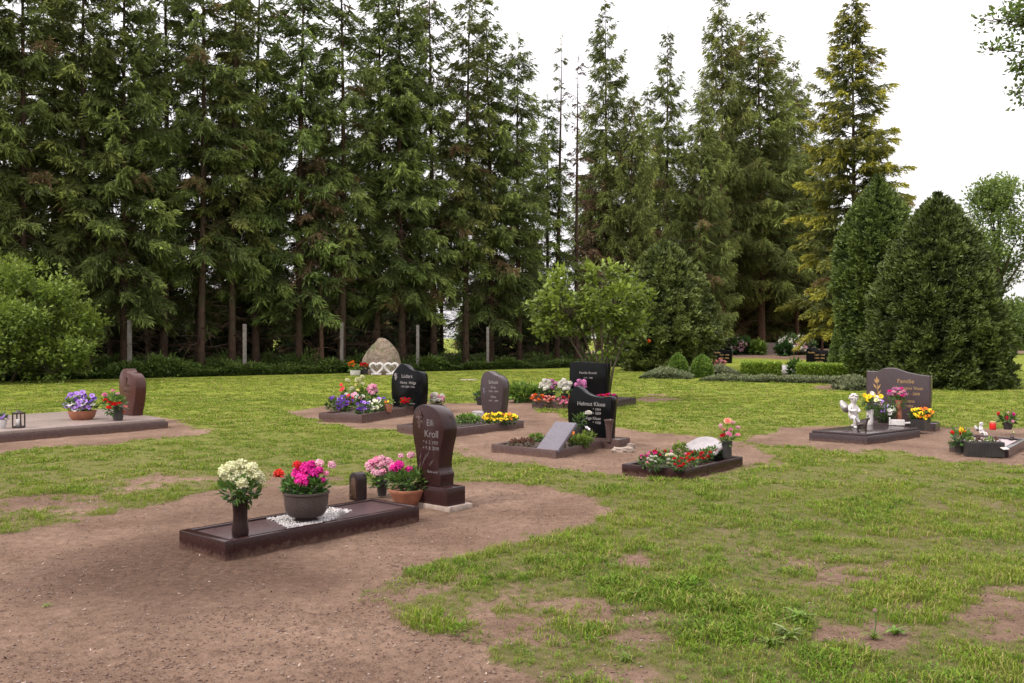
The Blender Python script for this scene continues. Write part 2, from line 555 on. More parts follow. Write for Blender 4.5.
def grassmat(name, a, b, dry):
    m, nt, out = new_mat(name)
    bs = N(nt, 'ShaderNodeBsdfPrincipled'); bs.inputs['Roughness'].default_value = .65
    bs.inputs['Specular IOR Level'].default_value = .12
    at = N(nt, 'ShaderNodeAttribute', attribute_name='tip'); ar = N(nt, 'ShaderNodeAttribute', attribute_name='rnd')
    g1 = ramp(nt, noise(nt, .35, 5, .6, 'World'), .35, .66)
    g2 = ramp(nt, noise(nt, 2.2, 5, .65, 'World'), .34, .68)
    k = mixc(nt, g1, a, b)
    k = mixc(nt, math_(nt, 'MULTIPLY', g2, .55), k, dry)
    k = mixc(nt, ramp(nt, ar.outputs['Fac'], .82, .9), k, (.26, .2, .09))
    mr = N(nt, 'ShaderNodeMapRange'); nt.links.new(ar.outputs['Fac'], mr.inputs[0]); mr.inputs[3].default_value = .65; mr.inputs[4].default_value = 1.35
    mt = N(nt, 'ShaderNodeMapRange'); nt.links.new(at.outputs['Fac'], mt.inputs[0]); mt.inputs[3].default_value = .75; mt.inputs[4].default_value = 1.15
    hs = N(nt, 'ShaderNodeHueSaturation'); nt.links.new(k, hs.inputs['Color'])
    nt.links.new(math_(nt, 'MULTIPLY', mr.outputs[0], mt.outputs[0]), hs.inputs['Value'])
    nt.links.new(hs.outputs[0], bs.inputs['Base Color'])
    t = N(nt, 'ShaderNodeBsdfTranslucent'); nt.links.new(hs.outputs[0], t.inputs['Color'])
    mx = N(nt, 'ShaderNodeMixShader'); mx.inputs[0].default_value = .3
    nt.links.new(bs.outputs[0], mx.inputs[1]); nt.links.new(t.outputs[0], mx.inputs[2]); nt.links.new(mx.outputs[0], out.inputs[0])
    return m


def tuft(mat, n, rad, h0, h1, w, lean, g):
    mb = MB()
    a = g.uniform(0, 6.28, n); r = rad * np.sqrt(g.uniform(0, 1, n))
    base = np.stack([r * np.cos(a), r * np.sin(a), np.full(n, -.008)], 1)
    az = g.uniform(0, 6.28, n); L = g.uniform(h0, h1, n); le = g.uniform(.05, lean, n)
    out = np.stack([np.cos(az), np.sin(az), np.zeros(n)], 1)
    sd = np.stack([-np.sin(az), np.cos(az), np.zeros(n)], 1)
    mid = base + out * (le * L * .35)[:, None] + np.array([0, 0, 1.]) * (L * .6)[:, None]
    tip = base + out * (le * L * 1.1)[:, None] + np.array([0, 0, 1.]) * (L * (1 - .35 * le))[:, None]
    ww = (w * g.uniform(.7, 1.3, n))[:, None] * .5
    V = np.stack([base - sd * ww, base + sd * ww, mid + sd * ww * .8, mid - sd * ww * .8, tip], 1).reshape(-1, 3)
    i = np.arange(n)[:, None] * 5
    rn = np.repeat(g.uniform(0, 1, n), 5)
    tp = np.tile([0, 0, .6, .6, 1.], n)
    q = i + np.array([0, 1, 2, 3]); t = i + np.array([3, 2, 4])
    mb.v.append(V); mb.tip.append(tp); mb.rnd.append(rn); mb.f += [q, t]; mb.n = len(V)
    return mb.build('tuft', mat)


def herb(mat, n, rad, l, w, up, g, h=.03):
    """broad leaved lawn weed: rosette of lozenge leaves"""
    mb = MB()
    az = g.uniform(0, 6.28, n); r = rad * g.uniform(.05, .6, n)
    o = np.stack([np.cos(az), np.sin(az), np.zeros(n)], 1)
    p = o * r[:, None] + np.array([0, 0, 1.]) * (g.uniform(0, h, n))[:, None]
    d = o + np.array([0, 0, 1.]) * g.uniform(up * .3, up, n)[:, None]
    s = np.stack([-np.sin(az), np.cos(az), g.normal(0, .2, n)], 1)
    mb.leaves(p, d, s, g.uniform(l * .6, l, n), g.uniform(w * .7, w, n), g.uniform(.3, 1, n), g.uniform(0, .8, n), .55, bend=-.15)
    return mb.build('herb', mat)


def make_grass():
    g = np.random.default_rng(11)
    gm = grassmat('grass_mat', (.112, .208, .012), (.170, .248, .018), (.232, .232, .048))
    hm = grassmat('herb_mat', (.085, .175, .012), (.115, .205, .018), (.14, .19, .035))
    src = [tuft(gm, 16, .045, .03, .06, .0045, .9, g), tuft(gm, 14, .05, .035, .075, .005, 1.0, g),
           tuft(gm, 18, .05, .02, .05, .004, 1.1, g), tuft(gm, 12, .04, .05, .10, .005, .8, g),
           herb(hm, 12, .06, .034, .012, .9, g), herb(hm, 9, .06, .055, .011, 1.4, g),
           tuft(gm, 26, .10, .035, .07, .012, 1.0, g), tuft(gm, 24, .12, .03, .06, .014, 1.1, g)]
    pts, scl, idx = [], [], []
    for (y0, y1, dens, kind) in ((3.6, 6.5, 1100, 0), (6.5, 10, 760, 0), (10, 16, 230, 1), (16, 26, 80, 2), (26, 44, 24, 3)):
        x0, x1 = -.60 * y1 - 1, .60 * y1 + 1
        n = int((x1 - x0) * (y1 - y0) * dens)
        x = g.uniform(x0, x1, n); y = g.uniform(y0, y1, n)
        k = (np.abs(x) < .6 * y + 1) & (y > 3.6) & (y < 45 + .69 * x)
        x, y = x[k], y[k]
        b = bare(x, y)
        cl = fbm(x * 3, y * 3, 77, 3)
        p = np.clip(1 - b * 1.15, 0, 1) ** 1.5 * (.62 + .5 * ss(.3, .6, cl))
        p = p * (.76 + .24 * np.maximum(ss(.36, .58, fbm(x * 1.5, y * 1.5, 101, 4)), ss(9, 14, y)))
        p = np.maximum(p, .03 * (b < .97))
        k = g.uniform(0, 1, len(x)) < p
        x, y, b, cl = x[k], y[k], b[k], cl[k]
        m = len(x)
        z = gheight(x, y) - .012 * b * (y < 30)
        pts.append(np.stack([x, y, z], 1))
        s = g.uniform(.5, 1.1, m) * (.62 + .45 * ss(.35, .7, cl)) * (1 - .35 * np.clip(b, 0, 1))
        if kind >= 2: s *= 1.0 + .35 * (kind - 1)
        scl.append(np.stack([s, s, s * (1.0, .85, .55, .5)[kind]], 1))
        lush = np.maximum(ss(-.2, .4, sdist(poly((690, 600), (760, 585), (860, 612), (910, 655), (790, 668), (700, 640)), x, y)), ss(-.2, .3, sdist(poly((560, 545), (700, 540), (740, 590), (700, 630), (610, 600)), x, y)))
        if kind == 0: scl[-1] = scl[-1] * (1 + .55 * lush * ss(.4, .6, fbm(x * 4, y * 4, 91, 2)))[:, None]
        hp = np.maximum(lush * .8, ss(.52, .68, fbm(x * 1.1 + 9, y * 1.1, 81, 3)))
        u = g.uniform(0, 1, m)
        if kind < 1:
            c = g.integers(0, 4, m); c = np.where(u < .05 + .30 * hp, g.integers(4, 6, m), c)
        elif kind == 1:
            c = g.integers(0, 8, m)
        else:
            c = g.integers(6, 8, m)
        idx.append(c)
    pts = np.concatenate(pts); scl = np.concatenate(scl); idx = np.concatenate(idx)
    rot = np.stack([g.normal(0, .12, len(pts)), g.normal(0, .12, len(pts)), g.uniform(0, 6.28, len(pts))], 1)
    print('grass tufts', len(pts))
    scatter('grass', pts, rot, scl, idx, src, 'short patchy lawn grass with broad leaved weeds', 'grass')
    # litter on the soil: dry leaves, petals, bits of bark, pebbles
    lm = simple('litter_pale', (.42, .33, .27), (.25, .17, .11), 3, .8)
    lb = simple('litter_brown', (.10, .05, .032), (.06, .032, .022), 3, .9)
    st = simple('pebble', (.24, .19, .16), (.13, .09, .075), 30, .85)

    def flake(mat, l, w, n=1):
        mb = MB(); mb.leaves([[-l / 2, 0, .003]], [[1, 0, .15]], [[0, 1, .1]], l, w, 0, .5, .5, bend=.18)
        return mb.build('flake', mat)

    def peb(mat, r):
        mb = MB(); mb.lathe([(r * .5, -r * .3), (r, 0), (r * .8, r * .4), (r * .3, r * .6)], n=6, sq=.75)
        return mb.build('pebble', mat, smooth=True)

    def twig():
        mb = MB(); mb.tube([(-.03, 0, .003), (-.01, .006, .005), (.015, 0, .003), (.035, .008, .004)], .0016, 4)
        return mb.build('twig', lb)
    cl_ = simple('soil_clod', (.135, .080, .059), (.085, .048, .035), 60, .95)
    src = [flake(lm, .022, .008), flake(lb, .024, .009), peb(st, .007), peb(cl_, .005), twig(), peb(cl_, .0085)]
    n = 30000
    y = 3.6 * (13 / 3.6) ** g.uniform(0, 1, n); x = g.uniform(-.6, .6, n) * y
    b = bare(x, y)
    k = g.uniform(0, 1, n) < np.where(b > .3, .30 + .70 * ss(.45, .62, fbm(x * 1.3, y * 1.3, 5, 3)), .18)
    x, y, b = x[k], y[k], b[k]; m = len(x)
    idx = g.choice(6, m, p=[.030, .34, .10, .40, .010, .12])
    s = g.uniform(.5, 1.3, m)
    scatter('ground_litter', np.stack([x, y, gheight(x, y) - .012 * b + .002], 1),
            np.stack([g.normal(0, .2, m), g.normal(0, .2, m), g.uniform(0, 6.28, m)], 1), np.stack([s] * 3, 1), idx, src,
            'dry leaf bits, petals, twigs and pebbles on the bare soil', 'litter')
# ================================================================ TREES
def spruce(H, zb, L0, g, droop=.7, dens=1.0, sparse=.15, power=.75, upturn=.28, dead=22, gap=.42, tipw=1.0, lean=.25, hang=1.0, lw=.048):
    """trunk and branch wood, crown of hanging sprays; young growth at the tips"""
    wood, crown = MB(), MB()
    nz = 14
    zz = np.linspace(-.3, H, nz)
    bx = lean * np.sin(zz / H * 2.4 + g.uniform(0, 6)) * g.uniform(.3, 1); by = lean * np.sin(zz / H * 2. + g.uniform(0, 6)) * g.uniform(.3, 1)
    bx -= bx[0]; by -= by[0]
    r0 = .0078 * H + .02
    rad = np.maximum(r0 * (1 - zz / (H + .01)) ** .85, .012) * (1 + .35 * np.exp(-(zz + .3) * 2.5))
    wood.tube(np.stack([bx, by, zz], 1), rad, 9)
    ax = lambda z: np.array([np.interp(z, zz, bx), np.interp(z, zz, by), z])
    # dead lower branches and stubs
    for k in range(dead):
        z = g.uniform(.8, zb + 3.0); a = g.uniform(0, 6.28); L = g.uniform(.4, 2.1)
        o = np.array([np.cos(a), np.sin(a), 0])
        p0 = ax(z)
        p = [p0, p0 + o * L * .5 + np.array([0, 0, g.uniform(-.15, .1) * L]), p0 + o * L + np.array([0, 0, g.uniform(-.5, .05) * L])]
        wood.tube(p, [.022, .014, .006], 4)
        for q in range(int(L * 5)):
            t = g.uniform(.3, 1); pb = p0 + o * L * t + np.array([0, 0, -.15 * L * t])
            d = unit(o * .5 + np.array([-o[1], o[0], 0]) * g.choice([-1, 1]) + np.array([0, 0, g.uniform(-1.2, .1)]))
            wood.tube([pb, pb + d * g.uniform(.15, .5)], [.008, .004], 3, cap=False)
    z = zb
    while z < H - .25:
        t = (z - zb) / (H - zb)
        nb = int(g.integers(4, 7)) if t < .93 else 4
        a0 = g.uniform(0, 6.28)
        for k in range(nb):
            if g.uniform() < sparse + .16 * t: continue
            a = a0 + k * 6.283 / nb + g.normal(0, .25)
            prof = (1 - t) ** power * (.55 + .45 * min(1, (t + .04) / .16)) + .02
            L = max(.18, L0 * prof * g.uniform(.55, 1.18))
            zz0 = z + g.uniform(-.2, .2)
            s0 = -.28 * droop + t * 1.05 + g.normal(0, .13)       # slope at the trunk
            cu = -.42 * droop * (1 - t) + g.normal(0, .08)          # sag
            o = np.array([np.cos(a), np.sin(a), 0]); sd = np.array([-o[1], o[0], 0])
            tt = np.linspace(0, 1, 7)
            cv = g.normal(0, .12)
            pts = ax(zz0) + np.outer(tt * L, o) + np.outer(cv * L * tt ** 2, sd)
            pts[:, 2] += L * (s0 * tt + cu * tt ** 2 + upturn * np.maximum(tt - .55, 0) ** 2 * 3.2)
            wood.tube(pts, np.linspace(.012 + .008 * L, .004, 7), 4, cap=False)
            # twigs
            n = max(6, int(L * 18 * dens))
            tw = np.sort(g.uniform(.12 if t > .5 else .25, 1, n))
            side = g.choice([-1., 1.], n)
            pb = np.stack([np.interp(tw, tt, pts[:, c]) for c in range(3)], 1)
            wl = (.16 + .52 * np.sin(np.pi * np.clip(tw, 0, .97)) ** .8 * min(1, L / 1.6)) * g.uniform(.6, 1.25, n)
            hg = g.uniform(.15, 1.1, n) * hang * (1 - .65 * t)
            d = o * g.uniform(.35, 1, n)[:, None] + sd * (side * g.uniform(.4, 1, n) * (1 - .5 * tw))[:, None] + np.array([0, 0, -1.]) * hg[:, None]
            d /= np.linalg.norm(d, axis=1, keepdims=True)
            brv = g.uniform(.15, .85); young = g.uniform(.2, 1)
            m = 9
            u = (np.arange(m) + .0) / m
            B = (pb[:, None] + d[:, None] * (wl[:, None] * u)[..., None]).reshape(-1, 3)
            B[:, 2] -= (np.outer(wl, u ** 2) * .22 * hang).ravel()
            D = np.repeat(d, m, 0) + g.normal(0, .38, (n * m, 3))
            D[:, 2] -= .15 * hang
            Sd = rdir(n * m, g)
            ll = np.repeat(wl, m) * .42 + .09
            tipv = np.clip((np.repeat(tw, m) - .45) * 1.2 + np.tile(u, n) * .5 - .25 + g.normal(0, .18, n * m), 0, 1) * young * tipw
            if g.uniform() < (.055 if t < .35 else .02): tipv = np.where(g.uniform(0, 1, n * m) < .8, 2.0, tipv)
            crown.leaves(B, D, Sd, ll * g.uniform(.7, 1.2, n * m), lw * g.uniform(.7, 1.4, n * m), tipv, np.clip(brv + g.normal(0, .18, n * m), 0, 1), .4)
        z += gap * g.uniform(.75, 1.3) * (1 - .35 * t)
    # leader
    p = ax(H - .3)
    for q in range(16):
        a = g.uniform(0, 6.28); o = np.array([np.cos(a), np.sin(a), g.uniform(.3, 1.2)])
        crown.leaves([p + np.array([0, 0, g.uniform(0, .45)])], [o], rdir(1, g), .2, .05, .6, .6)
    return wood, crown


def bark_mat(name, a, b, scale=6):
    m, nt, out = new_mat(name)
    bs = N(nt, 'ShaderNodeBsdfPrincipled'); bs.inputs['Roughness'].default_value = .95; bs.inputs['Specular IOR Level'].default_value = .1
    tc = N(nt, 'ShaderNodeTexCoord'); mp = N(nt, 'ShaderNodeMapping'); mp.inputs['Scale'].default_value = (1, 1, .25)
    nt.links.new(tc.outputs['Object'], mp.inputs[0])
    n = N(nt, 'ShaderNodeTexNoise'); n.inputs['Scale'].default_value = scale * 3; n.inputs['Detail'].default_value = 7
    nt.links.new(mp.outputs[0], n.inputs[0])
    k = mixc(nt, ramp(nt, n.outputs[0], .36, .64), a, b)
    k = mixc(nt, math_(nt, 'MULTIPLY', ramp(nt, noise(nt, 1.1, 4), .45, .7), .5), k, (.06, .07, .035))
    nt.links.new(k, bs.inputs['Base Color'])
    bp = N(nt, 'ShaderNodeBump'); bp.inputs['Strength'].default_value = .8; bp.inputs['Distance'].default_value = .03
    nt.links.new(n.outputs[0], bp.inputs['Height']); nt.links.new(bp.outputs[0], bs.inputs['Normal'])
    nt.links.new(bs.outputs[0], out.inputs[0])
    return m


def forest_line(px):           # distance of the wood's edge at a picture column
    k = (px - 512) / F
    return 47.5 / (1 - .69 * k)


def make_forest():
    bark = bark_mat('spruce_bark', (.085, .052, .036), (.040, .026, .020))
    redbark = bark_mat('spruce_bark_reddish', (.15, .085, .055), (.075, .043, .030))
    need = leafmat('spruce_needles', (.068, .090, .028), (.275, .335, .078), .45, .65, .22, .015, spec=.15)
    needw = leafmat('spruce_needles_warm', (.080, .095, .029), (.295, .325, .078), .45, .65, .22, .015, spec=.15)
    brown = leafmat('dead_needles', (.11, .068, .038), (.16, .105, .055), .45, .8, .1, .01)
    kinds = {}

    def proto(key, bm, nm, **kw):
        g = np.random.default_rng(hash(key) % 1000 if isinstance(key, int) else sum(map(ord, key)))
        w, c = spruce(g=g, **kw)
        r = thing('spruce_tree', 'x', 'tree', (0, 0, 0))
        w.build('trunk', bm, r, smooth=True); c.build('crown', nm, r)
        kinds[key] = r
        r['used'] = 0
    proto('open', bark, need, H=20, zb=4.2, L0=2.6, sparse=.18, gap=.46, dead=60, power=.62, droop=1.15)
    proto('open2', bark, need, H=20, zb=5.4, L0=2.3, sparse=.22, gap=.48, dead=70, power=.58, droop=1.25)
    proto('open3', bark, need, H=20, zb=4.8, L0=2.8, sparse=.22, gap=.52, dead=60, power=.62, droop=1.0)
    proto('thin', bark, needw, H=20, zb=6.2, L0=2.0, sparse=.28, gap=.50, dead=70, power=.55, droop=1.25)
    proto('full', bark, need, H=20, zb=3.2, L0=3.0, sparse=.10, gap=.44, dead=50, power=.72, droop=1.0)
    proto('full2', bark, need, H=20, zb=3.8, L0=2.8, sparse=.14, gap=.46, dead=50, power=.70, droop=1.1)
    proto('warm', redbark, needw, H=16, zb=2.0, L0=3.4, sparse=.06, gap=.36, dead=24, power=.74, droop=.75)
    proto('warm2', redbark, needw, H=16, zb=2.6, L0=3.2, sparse=.08, gap=.38, dead=36, power=.70, droop=.85)
    proto('warm3', redbark, needw, H=20, zb=3.7, L0=3.7, sparse=.06, gap=.40, dead=60, power=.70, droop=.8)
    first = set()

    def put(key, px, Y, H, label, group='spruces of the wood behind the lawn', w=1.0, rz=None, dx=0):
        pr = kinds[key]
        base = 16 if key.startswith('warm') else 20
        s = H / base
        loc = PY(px, Y); loc[2] = -.05 + gheight(loc[0], loc[1]); loc[0] += dx
        rz = random.uniform(0, 6.28) if rz is None else rz
        if key not in first:
            first.add(key); o = pr
            o.location = tuple(loc); o.rotation_euler = (0, 0, rz); o['label'] = label; o['group'] = group
        else:
            o = copy_thing(pr, loc, rz, 1., label, group)
        o.scale = (s * w, s * w, s)
        return o
    G1 = 'spruces along the front edge of the wood'
    front = [
        (-62, 'open', 19, .5, 'tall spruce outside the left edge of the lawn behind the light green bush'),
        (-18, 'full2', 20, 1.0, 'dark full spruce half cut off at the left end of the wood'),
        (22, 'open3', 19, .6, 'second spruce from the left, rising above the light green bush'),
        (58, 'open', 20, 2.2, 'spruce with open crown above the middle of the light green bush'),
        (88, 'open2', 19, .8, 'bare stemmed spruce above the right end of the light green bush'),
        (124, 'full', 19, .7, 'spruce directly behind the leftmost fence post, with a low hanging bough'),
        (163, 'open2', 20, 2.0, 'spruce between the two leftmost fence posts, the nearer to the left post'),
        (200, 'open3', 20, 1.0, 'spruce between the two leftmost fence posts, the one nearer to the second post'),
        (232, 'thin', 19, 1.2, 'slim bare trunked spruce just left of the second fence post'),
        (256, 'open', 20.5, 2.4, 'spruce whose trunk rises just right of the second fence post'),
        (299, 'full', 20, 1.4, 'broad dark spruce midway between the second and third fence posts'),
        (341, 'open2', 20.5, .9, 'spruce whose trunk stands right behind the third fence post'),
        (376, 'open3', 20, 1.9, 'spruce rising behind the big memorial boulder'),
        (403, 'full2', 20.5, .9, 'spruce just right of the big memorial boulder, above the black headstone'),
        (434, 'open', 20, 1.6, 'spruce just right of the fourth fence post'),
        (466, 'thin', 19.5, .8, 'slim spruce between the fourth and fifth fence posts'),
        (491, 'full', 19.2, 1.2, 'pointed spruce right behind the fifth fence post, its tip inside the photo'),
        (520, 'open3', 17.2, .8, 'shorter sloping spruce right of the pointed one, left of the gap of sky'),
        (547, 'full2', 14.8, 2.5, 'lower spruce bordering the gap of sky on its left'),
    ]
    for px, key, H, off, lab in front:
        put(key, px, forest_line(px) + off, H, lab, G1)
    # the two nearly dead ones in the gap
    for px, Htop, lab in ((557, 40, 'nearly dead spruce with a bare spike, left one in the gap of sky'), (577, 58, 'nearly dead spruce with a bare spike, right one in the gap of sky')):
        Y = forest_line(px) + 2.0
        H = CH + (HZ - Htop) / F * Y
        g = np.random.default_rng(px)
        w, c = spruce(H, H * .22, .95, g, sparse=.62, gap=.55, dead=40, power=.35, droop=1.2, dens=.55, tipw=.3)
        for k in range(46):
            z = g.uniform(H * .5, H * .98); a = g.uniform(0, 6.28); L = g.uniform(.3, 1.1) * (1.25 - z / H)
            p0 = np.array([0, 0, z]); o_ = np.array([np.cos(a), np.sin(a), 0])
            w.tube([p0, p0 + o_ * L * .5 + [0, 0, .05], p0 + o_ * L + [0, 0, g.uniform(-.3, .25) * L]], [.018, .012, .006], 3, cap=False)
        loc = PY(px, Y)
        r = thing('dead_spruce', lab, 'tree', (0, 0, 0), 'half dead spruces')
        w.build('trunk', bark, r, smooth=True); c.build('crown', brown if px == 577 else needw, r)
        r.location = tuple(loc)
    right = [
        (607, 'full', -4, 57, 'tallest spruce right of the gap of sky, above the lilac', .85),
        (632, 'warm2', 95, 56, 'brownish spruce left above the dark yew', .8),
        (668, 'full2', 36, 62, 'spruce with raised upper boughs above the dark yew', .85),
        (696, 'warm', 96, 60, 'spruce between the yew and the pale green topped pair', .9),
        (722, 'warm3', 72, 68, 'reddish spruce with a thin pointed top, left of the broad dense one', .8),
        (762, 'warm3', 86, 70, 'broad dense spruce with a light green rounded top', 1.15),
        (797, 'warm3', 124, 74, 'small dark spruce top beside the tall golden green conifer', .9),
        (742, 'warm', 104, 76, 'dense spruce filling in between the reddish pointed one and the broad dense one', 1.0),
        (649, 'full2', 92, 66, 'dark spruce filling in behind the yew, between two taller tops', .9),
        (782, 'warm', 112, 78, 'pale green spruce shoulder between the broad dense one and the golden conifer', 1.1),
    ]
    for px, key, top, Y, lab, wd in right:
        H = CH + (HZ - top) / F * Y
        put(key, px, Y, H, lab, 'spruces right of the gap of sky', wd)
    # back rows
    labb = 'spruce of the back rows, seen only between the front trunks'
    gb = 'spruces of the back rows'
    g = np.random.default_rng(5)
    for px in list(range(-70, 540, 43)):
        put(g.choice(['open', 'open2', 'open3', 'thin', 'full2']), px + g.uniform(-12, 12), forest_line(px) + g.uniform(4.5, 8.5), g.uniform(13.5, 17.5) if px < 440 else g.uniform(13.5, 15.5), labb, gb)
    for px in list(range(590, 860, 26)):
        put(g.choice(['warm', 'warm2', 'full2', 'full']), px + g.uniform(-9, 9), (g.uniform(68, 84) if px < 715 else g.uniform(84, 98)), g.uniform(14, 18) if px < 790 else 14, labb, gb)
    for px in (728, 741, 752, 763, 776, 788, 806, 822):
        put('warm2', px, 78 + g.uniform(-2, 6), 15 + g.uniform(-1, 1), 'thin reddish trunked spruce behind the far rhododendrons', 'trunks behind the far rhododendrons', .8)
    # young shade spruces, bushy to the ground, that close the view through the wood
    gy = np.random.default_rng(12)
    w, c = spruce(6.0, .15, 1.9, gy, droop=.5, sparse=.05, gap=.26, dead=0, power=.7, dens=1.3, tipw=.35)
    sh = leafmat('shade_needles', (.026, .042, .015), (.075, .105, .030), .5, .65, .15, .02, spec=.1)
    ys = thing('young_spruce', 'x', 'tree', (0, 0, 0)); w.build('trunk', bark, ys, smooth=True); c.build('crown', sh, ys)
    k = 0
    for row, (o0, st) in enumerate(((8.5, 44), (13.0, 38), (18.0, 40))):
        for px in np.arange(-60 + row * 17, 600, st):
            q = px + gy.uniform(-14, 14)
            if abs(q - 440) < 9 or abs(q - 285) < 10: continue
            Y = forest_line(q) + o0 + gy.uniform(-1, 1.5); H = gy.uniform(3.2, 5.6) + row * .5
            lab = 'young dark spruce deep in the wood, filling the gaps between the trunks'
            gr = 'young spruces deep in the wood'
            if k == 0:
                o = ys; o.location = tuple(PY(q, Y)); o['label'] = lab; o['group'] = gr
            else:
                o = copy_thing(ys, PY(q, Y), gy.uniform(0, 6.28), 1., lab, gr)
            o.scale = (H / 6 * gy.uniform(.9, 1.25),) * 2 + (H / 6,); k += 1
    for q, Y, H in ((716, 92, 5), (733, 98, 6), (752, 95, 5), (770, 100, 6), (789, 94, 5.4), (808, 99, 6), (826, 95, 5), (845, 97, 6), (700, 84, 6)):
        o = copy_thing(ys, PY(q, Y, .4), gy.uniform(0, 6.28), 1., 'young dark spruce behind the far rhododendrons', 'young spruces behind the far rhododendrons')
        o.scale = (H / 6 * 1.5,) * 2 + (H / 6,)
    # dead twig spruces with brown foliage near the middle (the photo's rusty boughs)
    for px, off, H, zb, lab in ((600, 5.5, 11.5, 3.0, 'rusty brown dying spruce left behind the lilac'), (322, .9, 11.0, 5.0, 'rusty brown dying young spruce left of the third fence post')):
        gg = np.random.default_rng(px)
        w, c = spruce(H, zb, 1.9, gg, sparse=.25, gap=.42, dead=16, power=.6, droop=1.3, dens=.8)
        loc = PY(px, forest_line(px) + off)
        r = thing('dying_spruce', lab, 'tree', (0, 0, 0), 'rusty dying spruces')
        w.build('trunk', redbark, r, smooth=True); c.build('crown', brown, r)
        r.location = tuple(loc)

    # ---- tall golden green conifer, right
    gcol = leafmat('golden_conifer_needles', (.034, .052, .014), (.360, .345, .040), .45, .6, .2, .01)
    for (px, Y, top, L0, zb, tw, lab, seed, lm, pw) in (
            (853, 55, -6, 4.9, 2.7, 2.0, 'tallest conifer at right, dark with golden drooping fronds, its top against the sky', 3, gcol, .80),):
        H = CH + (HZ - top) / F * Y
        gg = np.random.default_rng(seed)
        w, c = spruce(H, zb, L0, gg, droop=.45, sparse=.12, gap=.40, dead=6, power=pw, upturn=-.10, tipw=tw, hang=.7, dens=1.2, lw=.055)
        r = thing('golden_conifer', lab, 'tree', (0, 0, 0))
        w.build('trunk', bark, r, smooth=True); c.build('crown', lm, r)
        r.location = tuple(PY(px, Y))


# ---------------------------------------------------------------- clipped and dense evergreens
def dense_evergreen(name, label, loc, H, prof, n, g, mat, barkm, spray=.16, w=.05, lobes=.18, depth=.35, up=1.0, group=None, inner=.0, tipw=1.0):
    """evergreen whose sprays fill a lumpy shell; prof: [(height fraction, radius)]"""
    pr = np.array(prof, float)
    r = thing(name, label, 'tree' if H > 1.8 else 'shrub', loc, group)
    c = MB()
    # area weighted heights
    zt = np.linspace(0, 1, 200); rt = np.interp(zt, pr[:, 0], pr[:, 1])
    cdf = np.cumsum(rt + .05); cdf /= cdf[-1]
    t = np.interp(g.uniform(0, 1, n), cdf, zt); a = g.uniform(0, 6.283, n)
    rad = np.interp(t, pr[:, 0], pr[:, 1])
    z = t * H
    nb = fbm(a * 2.2 + 7 * np.cos(a), z / max(.5, H * .12), int(H * 10), 3) - .5
    nb2 = fbm(a * 6 + 3, z / max(.15, H * .035), int(H * 10) + 3, 2) - .5
    lump = 1 + lobes * 2 * nb + lobes * 1.2 * nb2
    dp = depth * g.uniform(0, 1, n) ** 1.6
    rr = np.maximum(rad * lump - dp, .02)
    p = np.stack([rr * np.cos(a), rr * np.sin(a), z], 1)
    o = np.stack([np.cos(a), np.sin(a), np.zeros(n)], 1)
    sl = np.gradient(np.interp(np.linspace(0, 1, 60), pr[:, 0], pr[:, 1]), H / 59)
    outz = -np.interp(t, np.linspace(0, 1, 60), sl)
    d = o * .9 + np.array([0, 0, 1.]) * (np.clip(outz, -1.5, 2.5) * .6 + up * g.uniform(.2, 1, n))[:, None] + g.normal(0, .35, (n, 3))
    d /= np.linalg.norm(d, axis=1, keepdims=True)
    tan = np.stack([-np.sin(a), np.cos(a), np.zeros(n)], 1)
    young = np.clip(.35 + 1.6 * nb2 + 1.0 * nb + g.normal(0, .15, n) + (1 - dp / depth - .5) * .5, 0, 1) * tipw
    br = np.clip(.5 + g.normal(0, .22, n), 0, 1)
    for k, ang in enumerate((-.55, 0., .55)):
        sdv = tan + g.normal(0, .5, (n, 3))
        c.leaves(p, d + sdv * np.sin(ang) + g.normal(0, .12, (n, 3)), np.cross(d, sdv) + g.normal(0, .6, (n, 3)), spray * g.uniform(.6, 1.25, n), w * g.uniform(.7, 1.3, n), young, br, .55)
    c.v = [x + np.asarray(loc) for x in c.v]
    wd = MB(); zz = np.linspace(-.1, H * .9, 8)
    wd.tube(np.stack([.03 * np.sin(zz), .02 * np.cos(zz * 2), zz], 1) + np.asarray(loc), np.linspace(.035 * H ** .6 + .02, .01, 8), 7)
    for q in range(int(10 + H * 5)):
        zq = g.uniform(.05, .85) * H; aq = g.uniform(0, 6.28); Rq = np.interp(zq / H, pr[:, 0], pr[:, 1]) * .75
        p0 = np.array([0, 0, zq]) + np.asarray(loc)
        wd.tube([p0, p0 + [np.cos(aq) * Rq, np.sin(aq) * Rq, Rq * .4]], [.018, .006], 4, cap=False)
    wd.build('trunk', barkm, r, smooth=True)
    c.build('crown', mat, r)
    return r


